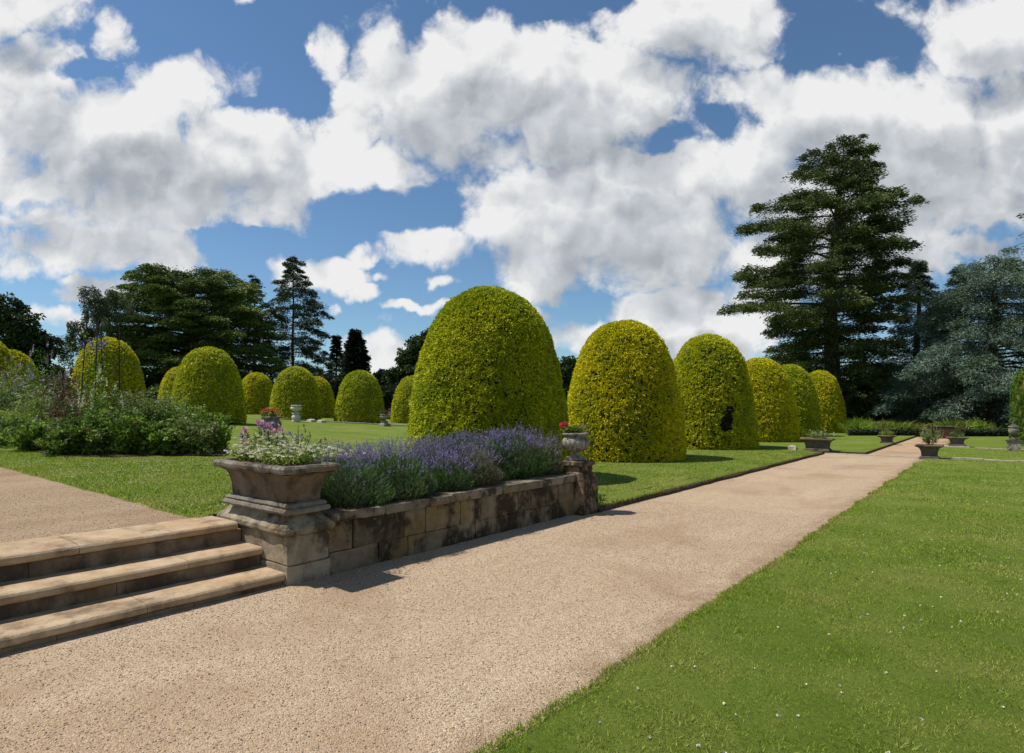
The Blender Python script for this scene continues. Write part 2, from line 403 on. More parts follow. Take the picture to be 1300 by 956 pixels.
mb.add(V, F); tagS(mb.build('turf_edge', M['edge_soil']))
for bb in ((-3.35, -3.32, 22.6, 47), (-4.5, -3.32, 22.57, 22.597), (-4.92, -4.47, 22.2, 22.23)):
    tagS(MB().box(*bb, -.01, .075).build('turf_edge', M['edge_soil']))
tagS(MB().box(-4.5, -1.4, 22.35, 22.52, -.02, .022, b=.006).build('path_threshold', M['kerb']))
# right lawn
xr = np.concatenate([[-1.69, -1.66, -1.6], np.linspace(-1.5, 6, 30), np.linspace(7, 60, 30), np.linspace(70, 200, 10)])
yr = np.concatenate([np.linspace(-9, 12, 280), np.linspace(12.2, 24, 60), np.linspace(25, 60, 30), np.linspace(65, 170, 15)])
o = grid_mesh('right_lawn', xr, yr, lambda X, Y: .03*sstep((X+1.68)/.10)+.0*X-.004, M['lawn'])
me = o.data
co = np.zeros(len(me.vertices)*3, np.float32); me.vertices.foreach_get('co', co); co = co.reshape(-1, 3)
e = co[:, 0] < -1.55
co[e, 0] += wob(co[e, 1], .032, 21); me.vertices.foreach_set('co', co.ravel()); tagS(o)

# ------------------------------------------------------------------ real grass blades and clover on the near lawns
def blades(X, Y, Z, h, w, lean=.5):
    n = len(X); P = np.stack([X, Y, Z], -1)
    D = unit(np.stack([rng.normal(size=n)*lean, rng.normal(size=n)*lean, np.ones(n)], -1))
    return leaves(P, D, h, w, bend=.1, shape=.35)
def scatter(x0, x1, y0, y1, dens, cond=None):
    n = int((x1-x0)*(y1-y0)*dens); X = rng.uniform(x0, x1, n); Y = rng.uniform(y0, y1, n)
    d = -X*SA+Y*CA; lat = X*CA+Y*SA
    k = (d > .8) & (np.abs(lat) < d*.95+.6) & (d > 1.5)
    if cond is not None: k &= cond(X, Y, d)
    return X[k], Y[k], d[k]
VV = []
for (x0, x1, y0, y1, dens, h, w, dlo, dhi) in ((-1.72, 4.5, 1, 7, 12500, .034, .0046, 0, 5.2), (-1.72, 9, 2, 13, 4200, .036, .0075, 5.2, 9), (-1.72, 14, 5, 22, 900, .036, .016, 9, 14), (-1.72, 22, 8, 30, 330, .034, .026, 14, 22)):
    X, Y, d = scatter(x0, x1, y0, y1, dens, lambda X, Y, d: (d >= dlo) & (d < dhi))
    k = X > -1.69+wob(Y, .032, 21); X, Y = X[k], Y[k]
    P3 = np.stack([X, Y, X*0], -1); nn = noise(P3, 3., 5)+.9*noise(P3, 13, 6); kk = rng.uniform(0, 1, len(X)) < .78+.35*noise(P3, 16, 8); X, Y, nn = X[kk], Y[kk], nn[kk]
    VV.append(blades(X, Y, X*0+.012, h*(1+.28*nn)*rng.uniform(.6, 1.3, len(X)), w, .55))
# longer tufts along the path edge
n = 14000; Y = rng.uniform(.6, 20, n); X = -1.70+wob(Y, .032, 21)+np.abs(rng.normal(size=n))*.035
VV.append(blades(X, Y, X*0, rng.uniform(.02, .06, n), .005, .7))
tag(leaf_obj('grass', VV, M['blade']), 'short mown grass of the lawn right of the gravel path', 'grass', kind='stuff')
VV = []
X, Y, d = scatter(-22, -5.9, 2.40, 7.36, 1500, lambda X, Y, d: (d < 13) & (Y > 2.42))
VV.append(blades(X, Y, zleft(X, Y)-.01, .035*rng.uniform(.6, 1.4, len(X)), .012, .5))
X, Y, d = scatter(-12, -4.52, 7.45, 22, 600, lambda X, Y, d: d < 22)
VV.append(blades(X, Y, zleft(X, Y)-.01, .035*rng.uniform(.6, 1.4, len(X)), .016, .5))
n = 9000; Y = rng.uniform(7.4, 22, n); X = -4.49+np.abs(rng.normal(size=n))*-.03
VV.append(blades(X, Y, X*0+.065, rng.uniform(.02, .05, n), .008, .7))
tag(leaf_obj('grass', VV, M['blade']), 'short mown grass on the lawns left of the gravel path', 'grass', kind='stuff')
# clover heads
def clover(n, box, zf, label, cond=None):
    Xc = rng.uniform(box[0], box[1], n); Yc = rng.uniform(box[2], box[3], n)
    P3 = np.stack([Xc, Yc, Xc*0], -1); k = noise(P3, .8, 77)+.4*noise(P3, 3, 78) > -.05
    if cond is not None: k &= cond(Xc, Yc)
    P = np.stack([Xc, Yc, zf(Xc, Yc)+.03], -1)[k]
    P = np.repeat(P, 5, 0); D = rand_dir(len(P)); D[:, 2] = np.abs(D[:, 2])
    tag(leaf_obj('clover_flowers', leaves(P, D, .012, .011), M['white']), label, 'flowers', kind='stuff')
clover(1500, (-1.5, 9, 1, 16), lambda X, Y: X*0, 'tiny white clover heads dotted over the right hand lawn')
clover(1500, (-15, -6, 2.6, 7.2), lambda X, Y: zleft(X, Y), 'tiny white clover heads in the grass behind the steps')
# loose stones lying on the gravel
def pebbles(n, box, z, smin, smax, label, near=True):
    X = rng.uniform(box[0], box[1], n); Y = rng.uniform(box[2], box[3], n)
    sz = rng.uniform(smin, smax, n)
    B = np.array([(1, 0, 0), (0, 1, 0), (-1, 0, 0), (0, -1, 0), (0, 0, .7), (0, 0, -.5)], float)
    rot = rng.uniform(0, 2*pi, n); c, s_ = np.cos(rot), np.sin(rot)
    Bj = B[None]*rng.uniform(.6, 1.3, (n, 6, 1))
    V = np.stack([Bj[..., 0]*c[:, None]-Bj[..., 1]*s_[:, None], Bj[..., 0]*s_[:, None]+Bj[..., 1]*c[:, None], Bj[..., 2]], -1)*sz[:, None, None]
    V += np.stack([X, Y, np.full(n, z)], -1)[:, None]
    T = np.array([(0, 1, 4), (1, 2, 4), (2, 3, 4), (3, 0, 4), (1, 0, 5), (2, 1, 5), (3, 2, 5), (0, 3, 5)])
    F = (np.arange(n)[:, None, None]*6+T[None]).reshape(-1, 3)
    m, t, b, g = newmat('loose stones'); r = g.outputs['Random Per Island']
    t.put(b.inputs['Base Color'], t.ramp(r, [(0, (.15, .10, .07)), (.3, (.36, .26, .17)), (.75, (.50, .38, .26)), (1, (.70, .62, .50))])); b.inputs['Roughness'].default_value = .9
    o = link('loose_stones', arr_mesh('loose_stones', V.reshape(-1, 3), F), m); tag(o, label, 'gravel', kind='stuff')
pebbles(42000, (-4.9, -1.5, 0.2, 9), .001, .0025, .007, 'small loose stones scattered over the long gravel path')
pebbles(6000, (-10, -5.97, 0, 2.45), .453, .003, .007, 'small loose stones on the terrace gravel above the steps')

# ------------------------------------------------------------------ steps
# tops .104 .273 .463 ; noses X -4.72 -5.08 -5.42
st = thing('stone_steps', 'three wide worn sandstone steps up to the terrace gravel', 'steps', (-4.7, .7, 0))
def tread(y0, y1, x0, x1, z1, th):
    """slab with a rounded nose towards +X"""
    ys = np.linspace(y0, y1, max(3, int((y1-y0)/.035))); prof = []
    r = th/2
    prof = [(x0, z1-th), (x1-r, z1-th)]
    for a in np.linspace(-pi/2, pi/2, 7)[1:-1]: prof.append((x1-r+r*cos(a), z1-r+r*sin(a)))
    prof += [(x1-r, z1), (x1-.16, z1+.001), (x1-.3, z1), (x0, z1)]
    V = []; k = len(prof)
    for y in ys:
        for (x, z) in prof:
            w = noise(np.array([[x*.3, y, z]]), 1.7, 4)[0]*.006+noise(np.array([[x, y, z]]), 9, 5)[0]*.0038+noise(np.array([[x, y, z]]), 28, 6)[0]*.0018
            V.append((x+w*(x > x0+.01), y, z+w*.6*(z > z1-th+.01)))
    F = []
    for i in range(len(ys)-1):
        for q in range(k): F.append([i*k+q, i*k+(q+1) % k, (i+1)*k+(q+1) % k, (i+1)*k+q])
    F.append(list(range(k))); F.append([(len(ys)-1)*k+q for q in range(k-1, -1, -1)])
    return V, F
Z = [.108, .275, .463]; NX = [-4.68, -5.05, -5.40]; BK = [-5.11, -5.46, -5.97]
joints = [[-1.9, -.7, .55, 1.62, 2.672], [-1.9, -.35, .8, 2.05, 2.672], [-1.9, -.9, .35, 1.4, 2.62]]
for k in range(3):
    for a, b_ in zip(joints[k][:-1], joints[k][1:]):
        V, F = tread(a+.0025, b_-.0025, BK[k], NX[k], Z[k], .072)
        V = [(x+4.7, y-.7, z) for (x, y, z) in V]
        o = MB().add(V, F).build('tread', M['step'], st, smooth=False)
    rz0 = -.02 if k == 0 else Z[k-1]-.02
    jo = [-1.9, -1.2, -.1, 1.1, 1.95, 2.665] if k != 1 else [-1.9, -.6, .5, 1.55, 2.665]
    for a, b_ in zip(jo[:-1], jo[1:]):
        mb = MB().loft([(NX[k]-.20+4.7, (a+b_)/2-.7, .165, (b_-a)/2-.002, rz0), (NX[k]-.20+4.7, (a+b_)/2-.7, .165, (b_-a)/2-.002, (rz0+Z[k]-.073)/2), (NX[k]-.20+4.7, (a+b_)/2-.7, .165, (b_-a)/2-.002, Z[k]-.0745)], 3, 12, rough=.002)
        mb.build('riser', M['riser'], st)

# ------------------------------------------------------------------ pedestal and trough planter
def pedestal(name, label, cx, cy, hx, hy):
    t = thing(name, label, 'pedestal', (cx, cy, 0))
    R = []
    for z in (-.03, .05, .11, .155): R.append((0, 0, hx+.005, hy+.005, z))
    MB().loft(R, 14, 7, rough=.006, seed=3).build('plinth', M['pedestal'], t)
    R = [(0, 0, hx-.015, hy-.015, .158)]+[(0, 0, hx-.002, hy-.002, z) for z in (.175, .22, .28, .34, .40)]+[(0, 0, hx-.012, hy-.012, .418)]
    # two dressed blocks with a vertical joint on the long side
    MB().loft([(-.28, 0, a-.281, b_, z) if 0 else (c_, d_, a, b_, z) for (c_, d_, a, b_, z) in R], 16, 7, rough=.006, seed=11).build('block', M['pedestal'], t)
    R = [(0, 0, hx+.02, hy+.02, .42), (0, 0, hx+.035, hy+.035, .44), (0, 0, hx+.035, hy+.035, .475), (0, 0, hx+.015, hy+.015, .50), (0, 0, hx-.03, hy-.02, .54), (0, 0, hx-.07, hy-.045, .575), (0, 0, hx-.08, hy-.05, .60)]
    MB().loft(R, 18, 8, rough=.006, sc=7, seed=23).build('cap', M['pedestal'], t)
    return t
def trough(label, loc, sx, sy, H, mats, group=None, rz=0., detail=True):
    """rectangular stone trough with a flared body; sx, sy are the half sizes of the rim"""
    t = thing('trough_planter', label, 'planter', loc, rz, group)
    n1, n2 = (18, 8) if detail else (4, 3); ro = .006 if detail else .002
    bx, by = sx-.15, sy-.115
    MB().loft([(0, 0, bx+.06, by+.06, 0), (0, 0, bx+.07, by+.07, .02), (0, 0, bx+.06, by+.06, .04), (0, 0, bx+.035, by+.035, .048), (0, 0, bx+.045, by+.045, .065), (0, 0, bx+.03, by+.03, .085), (0, 0, bx+.0, by+.0, .095)], n1, n2, rough=ro, seed=5).build('base', mats[0], t)
    R = []
    for i in range(9):
        u = i/8.; f = (1-sqrt(max(0, 1-u**2.2)))
        R.append((0, 0, bx+(sx-.035-bx)*f*.95, by+(sy-.035-by)*f*.95, .096+(H-.07-.096)*u))
    MB().loft(R, n1, n2, rough=ro*.7, seed=8).build('body', mats[1], t)
    R = [(0, 0, sx-.05, sy-.05, H-.069), (0, 0, sx-.01, sy-.01, H-.062), (0, 0, sx, sy, H-.045), (0, 0, sx+.004, sy+.004, H-.02), (0, 0, sx-.015, sy-.015, H), (0, 0, sx-.07, sy-.07, H+.002), (0, 0, sx-.085, sy-.085, H-.03)]
    MB().loft(R, n1, n2, rough=ro*1.2, sc=8, seed=14).build('rim', mats[2], t)
    MB().loft([(0, 0, sx-.09, sy-.09, H-.035), (0, 0, sx-.10, sy-.10, H-.012)], n1, n2, rough=.01, seed=2).build('soil', M['soil'], t)
    return t
PCX, PCY = -5.26, 2.885
pedestal('stone_pedestal', 'square dressed sandstone pedestal at the end of the steps, under the long flared trough', PCX, PCY, .60, .205)
trough('large flared sandstone trough full of white flowers beside the steps', (-5.195, PCY-.02, .602), .645, .275, .415, (M['troughrim'], M['trough'], M['troughrim']))

# ------------------------------------------------------------------ retaining wall, pier and urn
wall = thing('retaining_wall', 'low stained sandstone retaining wall holding up the lavender bed', 'wall', (-4.66, 3.09, 0))
def course(name, y0, y1, z0, z1, xf, depth, lens, mat, j=.004, b=.008):
    y = y0; mb = MB(); i = 0
    while y < y1-.05:
        L = lens[i % len(lens)]; i += 1
        e_ = min(y+L, y1)
        if y1-e_ < .15: e_ = y1
        off = random.uniform(-.008, .008)
        mb.loft([((xf+off)-depth/2, (y+e_)/2, depth/2, (e_-y)/2-.004, z) if 0 < q < 4 else ((xf+off)-depth/2, (y+e_)/2, depth/2-.007, (e_-y)/2-.010, z) for q, z in enumerate(np.linspace(z0+.002, z1-.002, 5))], 3, 6, rough=.006, sc=7, seed=int(y*31)+int(z0*97))
        y = e_
    mb.build(name, mat, wall)
course('block_course', 0.0, 4.14, -.04, .20, 0, .28, [.55, .38, .72, .30, .6], M['wall'])
course('block_course', 0.0, 4.14, .20, .47, 0, .28, [.26, .62, .30, .52, .24, .45, .35], M['wall'])
course('coping', 0.0, 1.55, .47, .553, .022, .32, [.62, .93], M['coping'])
course('coping', 1.55, 4.12, .47, .568, .03, .33, [.86, .95, .76], M['coping'])
MB().box(-.30, -.27, 0, 4.1, 0, .5).build('mortar_core', M['soil'], wall)
# return wall along the end of the bed, and the wall beyond the steps
wr = thing('retaining_wall', 'short side wall behind the lavender, running away from the urn pier', 'wall', (-4.9, 7.4, 0))
mb = MB()
x = -6.2
for i in range(9):
    L = .7; mb.loft([(x+L*i-.35+.35, 0, L/2-.004, .12, z) for z in (-.04, .2, .44)], 6, 3, rough=.006, seed=i)
mb.build('block_course', M['wall'], wr)
MB().loft([(-3.1, 0, 3.1, .15, .44), (-3.1, 0, 3.1, .15, .50)], 40, 3, rough=.006).build('coping', M['coping'], wr)
wn = thing('retaining_wall', 'sandstone retaining wall on the near side of the steps', 'wall', (-4.68, -6, 0))
mb = MB()
for i in range(6): mb.loft([(-.14, .34+i*.68, .14, .336, z) for z in (-.04, .2, .47)], 3, 6, rough=.006, seed=i+40)
mb.build('block_course', M['wall'], wn); MB().loft([(-.14, 2.04, .17, 2.05, .472), (-.14, 2.04, .17, 2.05, .56)], 3, 40, rough=.006).build('coping', M['coping'], wn)

pr = thing('stone_pier', 'weathered stepped sandstone pier at the end of the lavender wall, carrying an urn', 'pier', (-4.73, 7.29, 0))
MB().loft([(0, 0, .25, .20, -.03), (0, 0, .25, .20, .1), (0, 0, .245, .195, .17), (0, 0, .235, .19, .185)], 8, 8, rough=.01, seed=61).build('base', M['pier'], pr)
MB().loft([(0, 0, .238, .195, .187)]+[(0, 0, .235, .19, z) for z in (.25, .33, .42, .5)]+[(0, 0, .20, .165, .575), (0, 0, .175, .15, .60)], 8, 8, rough=.012, seed=62).build('shaft', M['pier'], pr)
MB().loft([(0, 0, .165, .14, .602), (0, 0, .17, .145, .62), (0, 0, .165, .14, .675), (0, 0, .175, .15, .685)], 8, 8, rough=.010, seed=63).build('course', M['pier'], pr)
MB().loft([(0, 0, .185, .165, .687), (0, 0, .20, .18, .70), (0, 0, .20, .175, .75), (0, 0, .18, .16, .762)], 8, 8, rough=.012, seed=64).build('cap', M['pier'], pr)

def urn(name, label, loc, R, H, mat, group=None, n=96):
    """gadrooned garden urn on a square foot: R rim radius, H height"""
    t = thing(name, label, 'urn', loc, 0, group)
    f = R*.55
    MB().box(-f, f, -f, f, 0, H*.13, b=.006).build('plinth', mat, t)
    MB().lathe([(f*.95, H*.131), (f*.85, H*.16), (f*.5, H*.20), (f*.42, H*.25), (f*.55, H*.29)], 32).build('foot', mat, t, smooth=True)
    pf = [(f*.5, .285, 0), (.50, .32, .10), (.70, .38, .13), (.90, .47, .13), (.985, .56, .12), (1., .64, .10), (.97, .72, .07), (.90, .78, .03), (.82, .82, 0), (.78, .86, 0)]
    pf[0] = (.40, .285, .05)
    MB().lathe([(a*R, b_*H, c_) for (a, b_, c_) in pf], n).build('bowl', mat, t, smooth=True)
    MB().lathe([(.78*R, H*.858), (.86*R, H*.89), (.97*R, H*.93), (.99*R, H*.965), (.93*R, H*.99), (.84*R, H), (.80*R, H*.94)], 40).build('rim', mat, t, smooth=True)
    return t
urn('stone_urn', 'round fluted stone urn on the weathered pier at the end of the lavender wall', (-4.75, 7.29, .762), .20, .40, M['urn'], 'fluted stone urns around the garden')

# ------------------------------------------------------------------ planting helpers
def plant(name, label, cat, loc, h, r, leafm, n=900, ll=.07, lw=.025, flower=None, fm=None, fn=60, fs=.02, up=.5, group=None, droop=0., base=.15, stems=26, fh=None):
    t = thing(name, label, cat, loc, 0, group)
    ns = stems
    a = rng.uniform(0, 2*pi, ns); rr = np.sqrt(rng.uniform(0, 1, ns)); hh = h*(1-.45*rr**2)*rng.uniform(.72, 1.08, ns)
    B = np.stack([np.cos(a)*rr*r*.45, np.sin(a)*rr*r*.45, a*0], -1); B0 = B*0
    T = np.stack([np.cos(a)*rr*r+rng.normal(size=ns)*r*.12, np.sin(a)*rr*r+rng.normal(size=ns)*r*.12, hh], -1)
    def at(i, u): 
        u = u[:, None]; q = B[i]*(1-u)+T[i]*u; q[:, :2] = B[i][:, :2]+(T[i]-B[i])[:, :2]*u**1.6; return q
    i = rng.integers(0, ns, n); u = base+(1-base)*rng.uniform(0, 1, n)**.8
    P = at(i, u); P[:, :2] += rng.normal(size=(n, 2))*r*.10
    D = rand_dir(n)*.9; D[:, :2] += unit(P[:, :2]+1e-6)*.4; D[:, 2] += up-droop
    Vs = [leaves(P, D, ll*rng.uniform(.6, 1.3, n), lw*rng.uniform(.7, 1.2, n), bend=.15)]
    leaf_obj('foliage', Vs, leafm, t)
    mb = MB()
    for k in range(min(ns, 26)):
        uu = np.linspace(0, 1, 4); pp = at(np.full(4, k), uu); pp[0] = (0, 0, -.02); mb.tube(pp, [.006, .005, .004, .003], 4)
    mb.build('stems', M['stem'], t)
    if flower:
        Vs = []
        if flower == 'spike':
            ii = rng.integers(0, ns, fn); top = T[ii]+rng.normal(size=(fn, 3))*[r*.12, r*.12, h*.06]
            L = (fh or .12)*rng.uniform(.6, 1.2, fn); k = 14
            P = np.repeat(top, k, 0); P[:, 2] += np.tile(np.linspace(0, 1, k), fn)*np.repeat(L, k)
            P += rng.normal(size=P.shape)*fs*.25
            D = rand_dir(len(P)); D[:, 2] += .4
            Vs = leaves(P, D, fs, fs*.7); Vs.reshape(fn, k, 4, 3)[:, 0] = leaves(top-[0, 0, .01], np.tile([0, 0, 1.], (fn, 1)), L+.01, fs*.5).reshape(fn, 4, 3)
        else:   # flat heads or loose blooms
            ii = rng.integers(0, ns, fn); top = T[ii]+rng.normal(size=(fn, 3))*[r*.2, r*.2, h*.07]
            k = 7 if flower == 'bloom' else 10
            P = np.repeat(top, k, 0)
            if flower == 'head': P += np.clip(rng.normal(size=P.shape), -1.1, 1.1)*[fs*.75, fs*.75, fs*.3]
            D = rand_dir(len(P)); D[:, 2] = np.abs(D[:, 2])*.6+.1
            Vs = leaves(P, D, fs, fs*.8)
        own = min(fn, 100)
        for q in range(own): leaf_obj('flower', Vs[q*k*4:(q+1)*k*4], fm, t)
        if fn > own: leaf_obj('flowers', Vs[own*k*4:], fm, t)['kind'] = 'stuff'
    return t

# lavender
LAVG = 'lavender bushes in the bed behind the low wall'
def lavender(label, x, y, r, h, leafm, flm, nleaf, nfl, fl=.055, ftop=1., rx=1.):
    t = thing('lavender_bush', label, 'lavender', (x, y, .44), 0, LAVG)
    n = nleaf; a = rng.uniform(0, 2*pi, n); rr = np.sqrt(rng.uniform(0, 1, n))
    sh = np.sqrt(np.clip(1-rr**2*.88, 0, 1))
    u = rng.uniform(.08, 1, n)**.65
    H = h*sh*u*rng.uniform(.88, 1.04, n)
    R = r*rr*(.55+.45*u)
    lump = 1+.16*noise(np.stack([np.cos(a)*rr*2.2+x*3, np.sin(a)*rr*2.2+y*3, u*0], -1), 1.5, 3)
    P = np.stack([np.cos(a)*R*rx*lump, np.sin(a)*R*lump, H*lump], -1)
    D = np.stack([np.cos(a)*rr*.75, np.sin(a)*rr*.75, np.ones(n)], -1)+rng.normal(size=(n, 3))*.28
    fol = [leaves(P, D, rng.uniform(.05, .11, n), rng.uniform(.005, .009, n), bend=.1)]
    # flower spikes on thin stalks above the leaves
    n = nfl; a = rng.uniform(0, 2*pi, n); rr = np.sqrt(rng.uniform(0, 1, n))*.86
    sh = np.sqrt(np.clip(1-rr**2*.80, 0, 1))
    lump = 1+.16*noise(np.stack([np.cos(a)*rr*2.2+x*3, np.sin(a)*rr*2.2+y*3, a*0], -1), 1.5, 3)
    Bp = np.stack([np.cos(a)*rr*r*rx*lump, np.sin(a)*rr*r*lump, h*sh*lump*.93], -1)
    D = unit(np.stack([np.cos(a)*rr*.65, np.sin(a)*rr*.65, np.ones(n)], -1)+rng.normal(size=(n, 3))*.22)
    st_ = rng.uniform(.05, .17, n)*ftop
    tip = Bp+D*st_[:, None]
    sv = leaves(Bp-D*.04, D, st_+.05, .0035, bend=0.001)
    leaf_obj('foliage', fol+[sv], leafm, t)
    k = 9; L = fl*rng.uniform(.7, 1.4, n)
    P = np.repeat(tip, k, 0)+np.repeat(D*L[:, None], k, 0)*np.tile(np.linspace(0, 1, k), n)[:, None]
    P += rng.normal(size=P.shape)*.0035
    DD = rand_dir(len(P))+np.repeat(D, k, 0)*.7
    fo = leaf_obj('flowers', leaves(P, DD, .014, .011), flm, t); fo['kind'] = 'stuff'
    return t
lavender('deep green lavender bush nearest the flared trough', -5.12, 3.62, .44, .42, M['lavleaf'], M['lavflower'], 17000, 60)
lavender('second lavender bush from the trough along the wall, deep green', -5.15, 4.22, .48, .48, M['lavleaf'], M['lavflower'], 18000, 80)
lavender('small lavender bush spilling purple flowers over the middle of the low wall', -5.02, 4.92, .30, .38, M['lavleaf'], M['lavflower'], 9000, 210, .06, 1.2)
lavender('greyish brown patched lavender bush in the middle of the low wall', -5.18, 5.42, .48, .50, M['lavgrey'], M['lavpale'], 17000, 210)
lavender('tall lavender bush third from the urn pier, thick with purple spikes', -5.45, 5.95, .56, .62, M['lavleaf'], M['lavflower'], 19000, 430)
lavender('tall lavender bush second from the urn pier', -5.30, 6.45, .52, .68, M['lavleaf'], M['lavflower'], 19000, 330)
lavender('pale faded lavender bush closest to the urn pier', -5.18, 6.86, .38, .60, M['lavgrey'], M['lavpale'], 13000, 300)
lavender('violet lavender bush of the back row, just right of the white flowers', -6.55, 4.45, .50, .40, M['lavleaf'], M['lavflower'], 8000, 500, .07, 1.4)
lavender('violet lavender bush in the middle of the back row', -6.45, 5.25, .52, .42, M['lavleaf'], M['lavflower'], 8000, 560, .07, 1.5)
lavender('violet lavender bush ending the back row before the largest yew', -6.35, 6.10, .55, .44, M['lavleaf'], M['lavflower'], 8000, 560, .07, 1.4)
lavender('violet lavender bush at the back, close behind the trough planter', -6.75, 3.75, .42, .38, M['lavleaf'], M['lavflower'], 6000, 380, .07, 1.3)
tagS(MB().loft([(-5.95, 5.3, 1.08, 2.02, .42), (-5.95, 5.3, 1.05, 2.0, .49)], 20, 30, rough=.012).build('bed_soil', M['soil']))
plant('leafy_plant', 'bright green leafy shoots beside the urn pier', 'plant', (-5.02, 7.02, .46), .50, .15, M['lf_mid'], 520, .09, .035, group='self grown leafy plants', stems=16)
plant('weed_clump', 'small dark tuft of leaves at the foot of the urn pier', 'weed', (-4.58, 7.62, .06), .22, .10, M['lf_dark'], 90, .11, .014, stems=8, up=.9)

# flowers in the big trough
plant('flower_clump', 'dense mass of small white flowers in the large flared trough', 'flowers', (-4.95, 2.88, .99), .20, .36, M['lf_lime'], 2600, .03, .012, 'head', M['white'], 260, .013, base=.2, stems=120)
plant('flower_clump', 'taller cream and white flowering clump in the middle of the large trough', 'flowers', (-5.32, 2.90, .99), .31, .30, M['lf_grey'], 2200, .035, .012, 'head', M['cream'], 130, .013, base=.1, stems=90)
plant('flower_clump', 'small white flowers at the left end of the large trough', 'flowers', (-5.62, 2.84, .99), .17, .18, M['lf_lime'], 1300, .03, .012, 'head', M['white'], 80, .012, base=.2, stems=50)
plant('pink_flower', 'pale pink flower spikes with violet blooms at the left of the trough', 'flowers', (-5.62, 2.97, .99), .40, .19, M['lf_mid'], 900, .035, .011, 'spike', M['pink'], 20, .032, stems=15, fh=.05)
plant('violet_flower', 'loose violet blooms on thin stems among the pink spikes', 'flowers', (-5.55, 3.0, .99), .34, .22, M['lf_grey'], 300, .035, .009, 'spike', M['violet'], 11, .024, stems=14, fh=.04)
plant('seed_head', 'thin dark seed heads standing above the white flowers', 'flowers', (-5.05, 2.98, .99), .36, .26, M['lf_grey'], 160, .03, .006, 'spike', M['maroon'], 9, .012, stems=9, fh=.03)
# geraniums in the pier urn
plant('geranium', 'bright pink red geranium leaning out of the pier urn', 'flowers', (-4.79, 7.25, 1.13), .16, .15, M['lf_mid'], 260, .05, .045, None, stems=14)
t = thing('geranium_bloom', 'round cerise geranium head on the left of the pier urn', 'flowers', (-4.88, 7.17, 1.28))
P = rand_dir(70)*[.045, .045, .035]; leaf_obj('petals', leaves(P, P/.04+rand_dir(70)*.3, .03, .028), M['red'], t)
P = np.array([(.02, .02, -.14+.14*i/5) for i in range(6)]); MB().tube(P, .003, 4).build('stalk', M['stem'], t)
plant('trailing_plant', 'silvery grey foliage on the right of the pier urn', 'plant', (-4.69, 7.33, 1.13), .15, .12, M['lf_grey'], 320, .06, .010, 'head', M['maroon'], 4, .02, stems=14)

# second urn near the flower border
x, y = W(344, 11.6); zb = float(zleft(x, y))
pd = thing('stone_pedestal', 'pale slender stone pedestal on the lawn, under the red geranium urn', 'pedestal', (x, y, zb))
MB().loft([(0, 0, .14, .14, -.02), (0, 0, .14, .14, .07), (0, 0, .115, .115, .09)], 4, 4, rough=.004).build('base', M['paleurn'], pd)
MB().loft([(0, 0, .10, .10, .092), (0, 0, .095, .095, .3), (0, 0, .10, .10, .48)], 4, 4, rough=.004).build('shaft', M['paleurn'], pd)
MB().loft([(0, 0, .13, .13, .482), (0, 0, .135, .135, .53)], 4, 4, rough=.004).build('cap', M['paleurn'], pd)
urn('stone_urn', 'grey fluted urn of red geraniums seen above the trough flowers', (x, y, zb+.53), .19, .40, M['urn'], 'fluted stone urns around the garden')
plant('geranium', 'mound of bright red geraniums in the grey urn above the trough flowers', 'flowers', (x, y, zb+.89), .20, .20, M['lf_mid'], 420, .05, .04, 'head', M['red'], 34, .026, stems=26)

